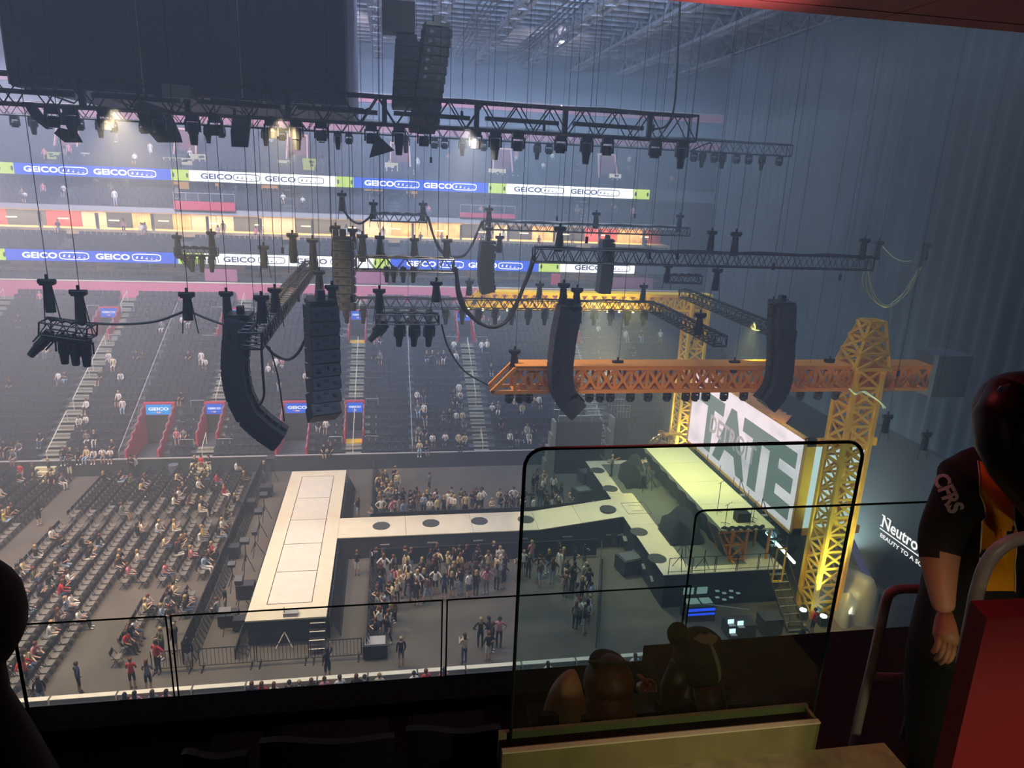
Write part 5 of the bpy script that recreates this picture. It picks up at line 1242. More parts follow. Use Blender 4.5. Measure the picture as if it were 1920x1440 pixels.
# upper tiers, tiny figures
def tiny(n, y0, zf, x0, x1, where, group):
    xs = sorted(random.uniform(x0, x1) for _ in range(n))
    for k, x in enumerate(xs):
        y, z = zf(random.random()); person(x, y, z, math.pi, random.choice(['sit_lap', 'sit_phone', 'stand_a']), '%s from the left %s' % (ordi(k + 1), where), group, random.choice(['white', 'grey', 'black', 'pink', 'white']))
tiny(26, 0, lambda t: (78.6 + 4.8 * t, zat(397, 78) + (zat(360, 84) - zat(397, 78)) * t - .1), -36, 28, 'in the mezzanine seats', 'mezzanine spectators')
tiny(24, 0, lambda t: (80.8 + 10 * t, zu0 + (zu1 - zu0) * (.5 + 10 * t) / 17.9), -38, 34, 'in the upper bowl', 'upper bowl spectators')
tiny(22, 0, lambda t: (79.5 + 1.2 * t, zr1 + 1.2), -36, 30, 'standing along the suites', 'suite guests')
# ================================================================ fences and gear on the floor
FEN = mat('fence_black', (.02, .02, .024), .4, metal=.3)
def fence(a, b, label, h=1.15, cross=True, sec=2.0):
    a = Vector((*a, 0)); b = Vector((*b, 0)); L = (b - a).length; n = max(1, int(round(L / sec))); d = (b - a) / n; sd = Vector((d.y, -d.x, 0)).normalized() * .55
    t = empty('crowd_barrier', a, label, 'barrier'); up = Vector((0, 0, h))
    for k in range(n):
        p, q = a + d * k, a + d * (k + 1); m = MB(); nb = 5
        m.beam(p + up, q + up, .07); m.tube(p, p + up, .035, 4); m.box((p + q) / 2 + up * .5, (.02, .02, h)) 
        m.add([p + up * .05, q + up * .05, q + up * .95, p + up * .95], [(0, 1, 2, 3)])
        part('panel', m, FEN, t)
        if cross:
            m = MB()
            for j in range(nb):
                u = p + d * (j / nb); w = p + d * ((j + 1) / nb); m.tube(u + up, (u + w) / 2 + sd, .018, 3, caps=False); m.tube(w + up, (u + w) / 2 + sd, .018, 3, caps=False)
            m.tube(p + sd, q + sd, .02, 3, caps=False); m.tube(p + sd * .5 + up * .5, q + sd * .5 + up * .5, .02, 3, caps=False); part('brace', m, FEN, t, kind='stuff')
    m = MB(); m.beam(a + up + Vector((0, 0, .05)), b + up + Vector((0, 0, .05)), .04); part('top_rail', m, GREYM, t)
    return t
fence((-9.75, 30.9), (-9.75, 53.5), 'long black crowd barrier between the floor chairs and the equipment lane')
fence((-1.15, 30.3), (-1.15, 38.8), 'black crowd barrier on the left of the front pit'); fence((-1.2, 43.4), (-1.2, 52.8), 'black crowd barrier on the left of the rear pit')
fence((-1.1, 38.9), (13.0, 38.9), 'crowd barrier along the near side of the runway', sec=2.2, cross=False); fence((-1.1, 43.7), (10.4, 43.7), 'crowd barrier along the far side of the runway', cross=False)
fence((10.4, 29.9), (13.2, 38.6), 'diagonal crowd barrier on the right of the front pit', cross=False); fence((10.4, 43.8), (13.6, 44.3), 'short crowd barrier toward the stage corner', cross=False)
fence((-3.05, 32.2), (-3.05, 39.8), 'slatted dark fence along the right side of the cross stage, near half', sec=1.0); fence((-3.05, 42.7), (-3.05, 50.2), 'slatted dark fence along the right side of the cross stage, far half', sec=1.0)
fence((-7.4, 31.0), (-7.4, 49.5), 'camera rail and fence along the left side of the cross stage', .5)
def bike(a, b, label):
    a = Vector((*a, 0)); b = Vector((*b, 0)); t = empty('steel_barricade', a, label, 'barricade', None)
    m = MB(); up = Vector((0, 0, 1.1)); lo = Vector((0, 0, .18)); m.path([a + lo, a + up, b + up, b + lo, a + lo], .025, 5); part('frame', m, FEN, t)
    n = 14; d = (b - a) / n
    for k in range(1, n): m = MB(); m.tube(a + d * k + lo, a + d * k + up, .012, 3, caps=False); part('bar', m, FEN, t)
    m = MB()
    for e in (a + (b - a) * .06, b - (b - a) * .06): m.beam(e + Vector((0, -.35, .03)), e + Vector((0, .35, .03)), .05); m.tube(e, e + lo, .03, 4)
    part('foot', m, FEN, t)
px_ = [-9.0, -8.85, -6.4, -6.35, -3.9, -3.85, -1.3]
for k, (a, b) in enumerate(((-11.0, -9.2), (-8.9, -6.4), (-6.3, -3.9), (-3.8, -1.4))): bike((a, 30.45), (b, 30.45), 'black steel barricade before the near boards, %s of four' % ordn[k])
# gear in the equipment lane
def case(px, py, d, label, z=0, mt=None, rz=0, top=None):
    p = at(px, py, z=z); t = empty('road_case', (p.x, p.y, z), label, 'case'); Rz = Matrix.Rotation(rz, 3, 'Z')
    m = MB(); m.box((p.x, p.y, z + .1 + d[2] / 2), d, 0, Rz); part('body', m, mt or BLACK, t)
    m = MB()
    for sx in (-1, 1):
        for sy in (-1, 1): v = Rz @ Vector((sx * d[0] / 2, sy * d[1] / 2, 0)); m.beam((p.x + v.x, p.y + v.y, z + .1), (p.x + v.x, p.y + v.y, z + .1 + d[2]), .05)
    m.box((p.x, p.y, z + .1 + d[2]), (d[0] + .04, d[1] + .04, .03), 0, Rz); part('edge', m, GREYM, t)
    m = MB()
    for sx in (-1, 1):
        for sy in (-1, 1): v = Rz @ Vector((sx * d[0] * .4, sy * d[1] * .4, 0)); m.ball((p.x + v.x, p.y + v.y, z + .06), .06, 0, 6, 4)
    part('caster', m, BLACK, t)
    if top: m = MB(); m.box((p.x, p.y, z + .14 + d[2]), (d[0] * .85, d[1] * .85, .03), 0, Rz); part('lighter_top', m, top, t)  # thin slab in a lighter colour than the case
    return t
case(462, 1120, (.9, .6, .8), 'open silver-edged road case at the middle of the equipment lane'); case(430, 1170, (.9, .7, .6), 'road case with a slanted top near the stage hand'); case(440, 1045, (.6, .5, .7), 'small road case farther along the equipment lane'); case(468, 960, (.8, .6, .8), 'road case beside the far camera gear'); case(455, 1180, (.8, .5, .6), 'low road case by the near end of the camera rail'); case(500, 930, (.8, .6, .7), 'farthest road case in the equipment lane')
for k, (px, py, h, head) in enumerate(((463, 1075, 2.0, (.5, .35, .25)), (488, 1010, 1.8, (.5, .35, .25)), (511, 905, 2.0, (.6, .45, .12)), (497, 975, 1.7, (.5, .35, .3)), (438, 1105, 1.5, (.4, .3, .2)), (425, 1185, 1.2, (.6, .4, .1)), (452, 1140, 1.5, (.4, .4, .4)), (480, 1040, 1.4, (.3, .3, .3)))):
    p = at(px, py, z=0); tripod(p.x, p.y, 0, h, 'camera tripod in the equipment lane, %s of eight in a chain of gear' % ordn[k], head)
case(704, 1228, (1.15, .8, .7), 'pale-topped table at the near end of the front pit fence', mt=BLACK, top=PALE)
# right side consoles
for k, (px, py, d, lab) in enumerate(((1180, 1070, (1.5, 1.1, .9), 'console under a dark cover in the dim well beside the stage, nearest'), (1155, 1015, (1.5, 1.2, .9), 'console under a dark cover in the dim well, middle'), (1100, 905, (1.2, 1.0, .9), 'dark console in the dim well beyond the runway, far'), (1090, 940, (1.2, 1.0, .9), 'dark console in the dim well beyond the runway, near'))):
    case(px, py, d, lab, rz=.25, mt=mat('console_slate', (.05, .055, .06), .4), top=mat('console_top', (.12, .13, .14), .5))
for k, (px, py) in enumerate(((1195, 1035), (1212, 1062), (1176, 1010), (1165, 1000), (1228, 1085))):
    p = at(px, py, z=.9); m = MB(); m.box(p, (.55, .4, .05), 0, Matrix.Rotation(.4, 3, 'X')); m.box((p.x, p.y, .45), (.05, .05, .9)); solo('music_stand', m, mat('pale_slab', (.26, .27, .26), .5), 'pale slab-topped stand in the dim well, %s of five' % ordn[k], 'stand')
LB = emis('laptop_glow', (.75, .88, 1), 2.2); BG = emis('blue_strip', (.02, .08, .95), 1.8); DIMW = emis('console_glow', (.35, .50, .48), .8)
t = empty('mixing_desk', at(1310, 1150, z=0), 'mixing desk with a bright blue lit front at the near stage corner', 'desk')
p = at(1310, 1130, z=.95)
m = MB(); m.box((p.x, p.y, .5), (1.7, .8, .9)); part('body', m, BLACK, t)
m = MB(); m.box((p.x - .35, p.y + .1, 1.0), (.75, .5, .04)); part('screen', m, DIMW, t); m = MB(); m.box((p.x + .45, p.y + .1, 1.0), (.6, .5, .04)); part('screen', m, DIMW, t)
m = MB(); m.span((p.x - .8, p.y - .45, .45), (p.x + .8, p.y - .4, .55)); part('blue_strip', m, BG, t); m = MB(); m.span((p.x - .8, p.y - .45, .7), (p.x + .8, p.y - .4, .85)); part('blue_strip', m, BG, t)
for dx in (-.4, .4): m = MB(); m.box((p.x + dx, p.y + .55, 1.35), (.6, .05, .4)); part('monitor', m, DIMW, t)
case(1268, 1118, (.7, 1.2, .7), 'open-topped case of gear left of the blue-lit desk', rz=.2, top=PALE)
for k, (px, py) in enumerate(((1372, 1172), (1390, 1175), (1375, 1190))):
    p = at(px, py, z=.95); t = empty('laptop', p, 'glowing laptop on the dark racks, %s of three' % ['left rear', 'right rear', 'front'][k], 'laptop')
    m = MB(); m.box((p.x, p.y, .95), (.34, .24, .03)); part('keyboard', m, PALE, t); m = MB(); m.box((p.x, p.y + .13, 1.08), (.34, .02, .23), 0, Matrix.Rotation(-.2, 3, 'X')); part('display', m, LB, t)
case(1383, 1190, (1.5, .9, .75), 'black rack table carrying three glowing laptops'); case(1368, 1122, (1.5, .9, .8), 'desk of small lit panels behind the laptops'); case(1440, 1185, (1.1, .8, .9), 'tall black case beside the ladder stair')
for k in range(7):
    p = at(1345 + (k % 4) * 13, 1108 + (k // 4) * 12 + (k % 2) * 4, z=1.0); m = MB(); m.box(p, (.22, .16, .03)); solo('small_screen', m, DIMW, 'small lit panel on the desk behind the laptops, %s of seven' % ordi(k + 1), 'panel', 'small lit panels')
p = at(1400, 1118, z=1.2); q = at(1480 - 75, 1143, z=1.1); m = MB(); a = at(1318, 1132, z=1.2); b2 = at(1405, 1143, z=1.2); m.tube(a, b2, .03, 5); solo('pale_rail', m, PALE, 'pale bar across the blue-lit desk', 'rail')
# ladder stair
t = empty('stage_stair', (21.6, 31.5, 0), 'tall open ladder stair on the near right end of the stage', 'stairs')
a0, a1 = Vector((21.2, 32.7, 2.2)), Vector((22.0, 29.9, 0))
for k in range(8):
    s = (k + .5) / 8; m = MB(); c = Vector((21.65, 32.7 - 2.8 * s, 2.2 * (1 - s))); m.box(c, (.95, .22, .04)); m.box(c + Vector((0, -.11, .02)), (.95, .03, .03), 1); part('step', m, [GREYM, NOSE], t)
for dx in (-.5, .5):
    m = MB(); m.beam((21.65 + dx, 32.7, 2.2), (21.65 + dx, 29.9, 0), .05, .12); part('stringer', m, GREYM, t); m = MB(); m.path([(21.65 + dx, 32.7, 2.2), (21.65 + dx, 32.7, 3.2), (21.65 + dx, 30.0, .95), (21.65 + dx, 30.0, 0)], .02, 5); part('handrail', m, GREYM, t)
for k, (px, py) in enumerate(((1503, 1160), (1541, 1172))):
    p = at(px, py, z=0); t = empty('floor_uplight', p, 'squat black uplight glowing at the mast foot, %s one' % ['left', 'right'][k], 'lamp')
    m = MB(); m.box((p.x, p.y, .3), (.45, .4, .5)); part('body', m, BLACK, t); m = MB(); m.tube((p.x, p.y, .55), (p.x, p.y, .6), .18, 12); part('lens', m, emis('uplight_lens', (.8, 1, .98), 18), t)
m = MB(); p = at(1560, 1140, z=0); vs = []
lump('plastic_sheeted_gear', (25.6, 31.4, 0), 2.2, 2.6, 2.6, 'gear under clear plastic sheeting right of the mast foot', 'covered gear').data.materials[0] = mat('plastic_sheet', (.30, .33, .30), .25)
p = at(1600, 1110, z=1.0); m = MB(); m.beam((26.9, 33.8, 3.2), (27.9, 31.6, .2), .7, .06); solo('blue_tarp', m, mat('blue_tarp', (.06, .08, .55), .6), 'leaning blue tarp behind the plastic-sheeted gear', 'tarp')
lump('dark_covered_stack', (27.6, 30.6, 0), 2.6, 2.2, 1.5, 'dark covered stack right of the plastic sheeting', 'covered gear')
p = at(1472, 1090, z=0); tripod(p.x, p.y, 0, 1.9, 'round black fan on a stand behind the ladder stair', (.6, .2, .6), 'fan')
m = MB(); pts = [at(px, py, z=.04) for px, py in ((1455, 1202), (1480, 1215), (1510, 1222), (1545, 1228), (1580, 1232))]; m.sweep(pts, .05, 5); solo('floor_cable', m, BLACK, 'thick black cable snaking over the yellow-lit floor', 'cable')
m = MB(); pts = [at(px, py, z=.04) for px, py in ((1525, 1185), (1533, 1200), (1545, 1207), (1560, 1222))]; m.sweep(pts, .05, 5); solo('floor_cable', m, BLACK, 'black cable from the mast foot toward the near boards', 'cable')
# waste bin and notices at the far wall
p = at(326, 890, y=53.3); m = MB(); m.tube((p.x, 53.4, 0), (p.x, 53.4, 1.0), .32, 10, 0, .36); solo('waste_bin', m, mat('bin_grey', (.12, .13, .17), .6), 'grey waste bin by the far wall', 'bin')
t = empty('yellow_steps', (-14.2, 53.2, 0), 'cream-lit steps down to the floor at the far wall', 'steps')
for k in range(4): m = MB(); m.span((-15.0, 53.9 - .3 * k - .35, 0), (-13.6, 53.9 - .3 * k, .9 - .22 * k)); part('step', m, mat('cream_step', (.66, .60, .36), .7), t)
t = empty('yellow_steps', (-25.1, 53.2, 0), 'cream-lit steps down to the floor at the left end of the far wall', 'steps')
for k in range(4): m = MB(); m.span((-25.8, 53.9 - .3 * k - .35, 0), (-24.4, 53.9 - .3 * k, .9 - .22 * k)); part('step', m, mat('cream_step', (.66, .60, .36), .7), t)
# near boards spectators and seats
random.seed(3)
for k, (px, top) in enumerate(((480, 'navy'), (498, 'red'), (520, 'cream'), (548, 'black'), (566, 'black'), (588, 'black'), (612, 'pink'), (640, 'white'), (670, 'black'), (685, 'black'), (712, 'cream'), (775, 'white'), (797, 'red'), (830, 'pink'), (250, 'black'), (268, 'pink'), (300, 'grey'), (325, 'pink'), (1020, 'white'), (1180, 'white'))):
    q = at(px, 1290 - (px - 480) * .07, z=1.0); person(q.x, 26.75, .6, random.uniform(-.3, .3), 'sit_lap', 'row by the near white boards, %s from the left' % ordn[sorted([480, 498, 520, 548, 566, 588, 612, 640, 670, 685, 712, 775, 797, 830, 250, 268, 300, 325, 1020, 1180]).index(px)], 'people behind the near boards', top)
ns = MB(); k = 0; x = -22
while x < 18:
    ns.box((x, 26.2, .32), (.46, .3, .07)); ns.box((x, 26.0, .60), (.46, .08, .45)); ns.box((x, 26.2, .12), (.1, .1, .40))
    x += .56
m = MB(); m.span((-40, 26.4, -.1), (40, 27.25, .6)); struct('near_terrace', m, DARKC)
solo('near_seating', ns, SEATM, 'dark seat backs in rows just behind the near white boards', 'seats', kind='stuff')

flush_people()
# ================================================================ foreground balcony
BALC = mat('balcony_black', (.010, .010, .012), .8)
GE = mat('glass_edge', (.02, .035, .03), .2); GLS = glassmat('clear_glass', (.93, .95, .94), .025); GLS2 = glassmat('tinted_glass', (.80, .88, .86), .035)
zt = at(318, 1155, y=3.6).z; zb2 = at(318, 1312, y=3.6).z
m = MB(); m.span((-8, 3.5, zb2 - 2.5), (8, 3.62, zb2)); bw = struct('wall_balcony_parapet', m, BALC)
m = MB(); m.span((-8, 3.42, zb2 - .1), (8, 3.62, zb2 + .005)); part('ledge', m, BALC, bw)
m = MB(); m.span((-8, 1.9, 19.2), (8, 3.5, 20.0)); struct('balcony_floor', m, BALC)
m = MB(); m.span((-8, -2, 19.2), (1.9, 1.88, 20.45)); struct('balcony_step', m, BALC)
def glass(x0, x1, y, z0, z1, label, rtl=0, rtr=0, mt=GLS, th=.012, frame=.010):
    t = empty('glass_panel', ((x0 + x1) / 2, y, z0), label, 'glass panel')
    def arc(cx, cz, r, a0, a1): return [(cx + r * math.cos(math.radians(a0 + (a1 - a0) * k / 6)), cz + r * math.sin(math.radians(a0 + (a1 - a0) * k / 6))) for k in range(7)]
    pl = [(x0, z0), (x1, z0)] + (arc(x1 - rtr, z1 - rtr, rtr, 0, 90) if rtr else [(x1, z1)]) + (arc(x0 + rtl, z1 - rtl, rtl, 90, 180) if rtl else [(x0, z1)])
    m = MB(); m.prism([(a, y - th / 2, b) for a, b in pl], (0, th, 0)); part('pane', m, mt, t)
    m = MB(); m.path([(a, y, b) for a, b in pl[1:]] + [(x0, y, z0)], frame / 2, 5); part('edge', m, GE, t)
    return t
X36 = lambda px, py=1150: at(px, py, y=3.6).x
glass(-3.2, X36(18), 3.6, zb2, zt, 'low clear glass rail panel at the left edge')
glass(X36(22), X36(310), 3.6, zb2, zt, 'low clear glass rail panel, second from the left')
glass(X36(319), X36(829), 3.6, zb2, zt, 'low clear glass rail panel across the lower centre')
glass(X36(838), X36(1289), 3.6, zb2, zt, 'low clear glass rail panel partly behind the nearer upright glass')
z2 = at(1330, 957, y=3.6).z
glass(X36(1300, 1000), X36(1760, 950), 3.6, zb2, z2, 'taller glass rail panel with a rounded corner, at the aisle end', rtl=.05, frame=.014)
# nearer upright glass on metal curb
A = at(985, 840, y=1.95); Bm = at(1000, 1393, y=1.95); Rr = at(1622, 830, y=1.95)
glass(A.x - .0, Rr.x, 1.95, Bm.z - .03, (A.z + Rr.z) / 2, 'nearer upright tinted glass screen with rounded top corners, on a metal curb', .06, .06, GLS2, .014, .012)
CURB = mat('olive_curb_metal', (.30, .28, .14), .45, noise=.15, nscale=8); 
cx0 = at(940, 1410, y=1.9).x; cx1 = at(1530, 1360, y=1.9).x
t = empty('glass_curb', (.9, 1.9, 20.4), 'olive metal curb holding the nearer upright glass', 'curb')
zc_ = (at(940, 1412, y=1.88).z + at(1530, 1357, y=1.88).z) / 2
m = MB(); m.span((cx0, 1.88, zc_ - .118), (cx1, 1.905, zc_)); part('front_plate', m, CURB, t)
m = MB(); m.span((cx0, 1.96, zc_ - .118), (cx1, 1.975, zc_ + .008)); part('rear_plate', m, CURB, t)
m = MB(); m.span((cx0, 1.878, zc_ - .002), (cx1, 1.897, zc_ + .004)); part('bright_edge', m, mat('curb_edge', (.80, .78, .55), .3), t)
m = MB(); m.span((cx0, 1.905, zc_ - .1), (cx1, 1.96, zc_ - .02)); part('gasket', m, BALC, t)
m = MB(); m.span((cx1 - .012, 1.88, zc_ - .118), (cx1, 1.975, zc_)); part('end_plate', m, CURB, t)
Bm.z = zc_
m = MB(); m.span((cx0 - .02, 1.2, Bm.z - .45), (cx1 + .28, 1.88, Bm.z - .118)); st = struct('floor_landing', m, mat('landing_concrete', (.40, .37, .22), .8, noise=.25, nscale=14))
m = MB(); m.span((cx1, 1.9, 20.0), (4, 3.5, 20.3)); struct('aisle_step', m, mat('aisle_step_dark', (.05, .035, .03), .8))
# stadium chair backs in the dark
def chairback(x, y, z, w, h, label):
    m = MB(); n = 10; ps = []
    for k in range(n + 1):
        u = k / n * 2 - 1; ps.append((x + u * w / 2, y + .05 * u * u, z + h - .03 * abs(u) ** 4 - .015 * math.sin(u * 2)))
    for k in range(n): a, b = ps[k], ps[k + 1]; m.add([(a[0], a[1], z), (b[0], b[1], z), b, a, (a[0], a[1] + .04, z), (b[0], b[1] + .04, z), (b[0], b[1] + .04, b[2] - .01), (a[0], a[1] + .04, a[2] - .01)], [(0, 1, 2, 3), (5, 4, 7, 6), (3, 2, 6, 7)])
    t = empty('balcony_seat', (x, y, z), label, 'seat'); part('backrest', m, mat('seat_back_black', (.008, .008, .008), .75), t)
    m = MB(); m.box((x, y + .22, z + .05), (w * .9, .4, .06)); part('seat', m, BALC, t)
for k, (px0, px1, py, yy) in enumerate(((480, 740, 1405, 2.15), (762, 945, 1382, 2.15), (330, 455, 1428, 2.15), (1020, 1240, 1352, 2.25), (1245, 1480, 1330, 2.25))):
    a = at(px0, py, y=yy); b_ = at(px1, py - (px1 - px0) * .07, y=yy); zz = (a.z + b_.z) / 2
    chairback((a.x + b_.x) / 2, yy, zz - .35, b_.x - a.x, .35, ['dark stadium seat back at the bottom centre', 'dark stadium seat back left of the metal curb', 'dark stadium seat back at the bottom left', 'dark stadium seat behind the glass, under the long-haired person', 'dark stadium seat behind the glass, under the capped person'][k])
# red soffit
ys_ = 3.2; s0 = at(1280, 3, y=ys_); s1 = at(1920, 72, y=ys_)
m = MB(); m.span((-3, ys_ - 4.0, s0.z), (at(1645, 42, y=ys_).x - .004, ys_, s0.z + .5)); sf = struct('ceiling_red_soffit', m, mat('soffit_red', (.70, .11, .14), .6))
m = MB(); m.span((at(1645, 42, y=ys_).x + .004, ys_ - 4.0, s0.z), (6, ys_, s0.z + .5)); part('panel', m, mat('soffit_red', (.70, .11, .14), .6), sf)
m = MB(); m.span((-3, ys_ - .14, s0.z - .002), (6, ys_ - .136, s0.z + .0)); part('seam', m, mat('seam_dark', (.12, .01, .01), .6), sf)
# grey tube handrails
TUBE = mat('grey_tube', (.26, .235, .25), .42)
def rail(pts, y, r, label, closed=None, extra=None):
    t = empty('tube_handrail', at(*pts[0], y=y), label, 'handrail')
    m = MB(); P = [at(px, py, y=y) for px, py in pts]; S = []
    for k in range(len(P) - 1):
        for q in range(5):
            s_ = q / 5; a, b, c, d = P[max(k - 1, 0)], P[k], P[k + 1], P[min(k + 2, len(P) - 1)]
            S.append(.5 * (2 * b + (c - a) * s_ + (2 * a - 5 * b + 4 * c - d) * s_ * s_ + (3 * b - a - 3 * c + d) * s_ ** 3))
    S.append(P[-1]); m.sweep(S, r, 10); part('tube', m, TUBE, t, smooth=True)
    for e in (extra or []): m = MB(); m.tube(at(*e[0], y=y), at(*e[1], y=y), r * .85, 10); part('cross_tube', m, TUBE, t, smooth=True)
    return t
rail([(1595, 1425), (1612, 1340), (1632, 1260), (1650, 1180), (1662, 1125), (1675, 1108), (1697, 1104), (1730, 1104)], 2.0, .018, 'grey tube handrail loop in the aisle beside the jersey wearer', extra=[((1628, 1268), (1724, 1270)), ((1722, 1270), (1695, 1380))])
m = None
rail([(1805, 1245), (1818, 1180), (1832, 1110), (1848, 1062), (1872, 1030), (1905, 1012), (1960, 1003)], 1.15, .0145, 'thick pale grey handrail end curving up at the right edge')
# red panel
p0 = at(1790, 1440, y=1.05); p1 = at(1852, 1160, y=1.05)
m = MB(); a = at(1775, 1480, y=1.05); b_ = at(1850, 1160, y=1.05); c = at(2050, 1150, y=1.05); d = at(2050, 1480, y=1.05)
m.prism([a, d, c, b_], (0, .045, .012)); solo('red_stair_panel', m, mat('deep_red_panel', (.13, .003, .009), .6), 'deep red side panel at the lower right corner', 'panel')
# ================================================================ foreground people
def fig(name, J, B, root, slots, mats, sub=2, smooth=True):
    V, F = skin_mesh(J, B, root, sub); mb = MB(); mb.v = [tuple(v) for v in V]; mb.f = F
    for f in F:
        c = sum((V[i] for i in f), Vector()) / len(f)
        mb.m.append(min(B, key=lambda b: segd(c, J[b[0]][0], J[b[1]][0]) - .6 * min(J[b[0]][1] if not isinstance(J[b[0]][1], tuple) else J[b[0]][1][0], J[b[1]][1] if not isinstance(J[b[1]][1], tuple) else J[b[1]][1][0]))[2])
    return mb
SKN = mat('skin_brown', (.42, .20, .13), .55); HAIRD = mat('hair_dark_brown', (.018, .009, .007), .45); JER = mat('jersey_black', (.012, .012, .013), .85); JY = mat('jersey_gold', (.85, .36, .012), .7); PANT = mat('trousers_black', (.006, .006, .007), .9)  # one even brown skin tone for the jersey wearer
def head(mb, c, r, yaw, skin_i, hair_i, pitch=0):
    """shaped head: cranium, jaw, nose, ears, eyes, lips"""
    R3 = Matrix.Rotation(yaw, 3, 'Z') @ Matrix.Rotation(pitch, 3, 'X'); c = Vector(c); W_ = lambda v: c + R3 @ (Vector(v) * r)
    mb.ball(c, (r * .80, r * .95, r * 1.05), skin_i, 16, 12, R3); mb.ball(W_((0, .28, -.62)), (r * .58, r * .62, r * .62), skin_i, 14, 10, R3)
    mb.ball(W_((0, .98, -.22)), (r * .12, r * .18, r * .26), skin_i, 8, 6, R3); mb.ball(W_((0, .86, -.62)), (r * .24, r * .08, r * .07), skin_i, 8, 6, R3)
    for s in (-1, 1): mb.ball(W_((s * .80, -.05, -.15)), (r * .07, r * .17, r * .26), skin_i, 8, 6, R3); mb.ball(W_((s * .30, .84, .0)), (r * .13, r * .08, r * .07), hair_i, 8, 6, R3)
    return R3, W_
def hairsheet(mb, pts, r, mi, seg=10):
    mb.sweep(pts, r, seg, mi)
def hand(mb, w, d, up, s, mi, curl=.5, L=.17):
    """palm and five unequal bent fingers at wrist w, pointing along d, palm normal up"""
    d = Vector(d).normalized(); up = Vector(up); up = (up - d * up.dot(d)).normalized(); sd = d.cross(up) * s; w = Vector(w)
    mb.sweep([w, w + d * .03, w + d * .07, w + d * .09], [.022, .03, .036, .03], 8, mi)
    for k, (o, ln) in enumerate(((-.028, .058), (-.010, .070), (.009, .066), (.027, .050))):
        b0 = w + d * .085 + sd * o; p1 = b0 + (d - up * curl * .4).normalized() * ln * .45; p2 = p1 + (d - up * curl * 1.2).normalized() * ln * .32; p3 = p2 + (d * .5 - up * curl * 1.8).normalized() * ln * .25
        mb.sweep([b0, p1, p2, p3], [.0095, .009, .008, .006], 6, mi)
    b0 = w + d * .03 - sd * .028; mb.sweep([b0, b0 - sd * .02 + d * .025 - up * .01, b0 - sd * .022 + d * .05 - up * .02], [.011, .0095, .007], 6, mi)
# --- standing person in jersey, right
D = 1.72
def Q(px, py, y=D): return at(px, py, y=y)
wp = empty('person', Q(1780, 1440), 'person in black and gold sports jersey, long dark hair, at the right edge', 'person')
J = {'pel': (Q(1800, 1200), (.19, .15)), 'bel': (Q(1825, 1110), (.165, .14)), 'che': (Q(1862, 985), (.18, .14)), 'nk0': (Q(1890, 880), .10), 'nk': (Q(1898, 840), .058), 'hd': (Q(1915, 790), .06),
     'shl': (Q(1812, 900), .085), 'ell': (Q(1757, 1020), .068), 'wrl': (Q(1768, 1130, 1.60), .034), 'hal': (Q(1772, 1150, 1.59), .03), 'shr': (Q(1975, 905, 1.6), .08), 'elr': (Q(2010, 1060, 1.55), .05), 'wrr': (Q(1960, 1120, 1.45), .035),
     'hpl': (Q(1768, 1250), .13), 'knl': (Q(1765, 1440, 1.75), .115), 'anl': (Q(1750, 1640, 1.8), .08), 'hpr': (Q(1860, 1260), .13), 'knr': (Q(1840, 1460, 1.7), .11), 'anr': (Q(1820, 1650, 1.75), .07)}
B = [('pel', 'bel', 1), ('bel', 'che', 1), ('che', 'nk0', 1), ('nk0', 'nk', 0), ('nk', 'hd', 0), ('nk0', 'shl', 1), ('shl', 'ell', 1), ('ell', 'wrl', 0), ('wrl', 'hal', 0), ('nk0', 'shr', 1), ('shr', 'elr', 1), ('elr', 'wrr', 0), ('pel', 'hpl', 2), ('hpl', 'knl', 2), ('knl', 'anl', 2), ('pel', 'hpr', 2), ('hpr', 'knr', 2), ('knr', 'anr', 2)]
mb = fig('person', J, B, 'pel', None, None)
head(mb, Q(1918, 795, 1.66), .098, -1.9, 0, 0)
hand(mb, J['hal'][0], Q(1775, 1230, 1.5) - J['hal'][0], (0, -1, .3), 1, 0)
part('body', mb, [SKN, JER, PANT], wp, smooth=True)
m = MB(); m.ball(Q(1915, 772, 1.68), (.118, .13, .118), 0, 18, 12)
m.sweep([Q(1890, 730, 1.62), Q(1872, 780, 1.58), Q(1874, 830, 1.56), Q(1893, 880, 1.53), Q(1925, 930, 1.50), Q(1965, 1000, 1.48)], [.05, .062, .06, .05, .04, .02], 12)
m.sweep([Q(1915, 740, 1.6), Q(1915, 830, 1.52), Q(1945, 900, 1.48), Q(1985, 1000, 1.45)], [.05, .05, .045, .03], 12)
part('hair', m, HAIRD, wp, smooth=True)
m = MB(); m.sweep([Q(1872, 735, 1.53), Q(1880, 728, 1.525), Q(1892, 722, 1.53)], [.006, .009, .005], 6); part('hair_clip', m, mat('clip_silver', (.8, .75, .75), .15, 1), wp, label='shiny silver hair clip')
# gold body panel with pale piping
from mathutils.bvhtree import BVHTree
body_tree = BVHTree.FromPolygons([Vector(v) for v in mb.v], mb.f)
def project(pxy, lift=.006):
    d = (RM @ Vector((pxy[0] - 960, pxy[1] - 720, FPX))).normalized(); h = body_tree.ray_cast(EYE, d)
    return (h[0] + h[1] * lift) if h[0] is not None else None
def decal(outline_rows, lift, nx=8):
    m = MB(); rows = []
    for (y, xa, xb) in outline_rows:
        r_ = [project((xa + (xb - xa) * k / nx, y), lift) for k in range(nx + 1)]
        if all(r_): rows.append(r_)
    for k, r_ in enumerate(rows): m.v += [tuple(p) for p in r_]
    for k in range(len(rows) - 1):
        for j in range(nx): o = k * (nx + 1) + j; m.f.append((o, o + nx + 1, o + nx + 2, o + 1)); m.m.append(0)
    return m
rows = [(868 + k * 14, 1834 + 12 * math.sin(k * .13) + .3 * k - (0 if k < 6 else 1.2 * (k - 6)), 1852 + min(48, k * 9) + 0) for k in range(18)]
m = decal(rows, .006); 
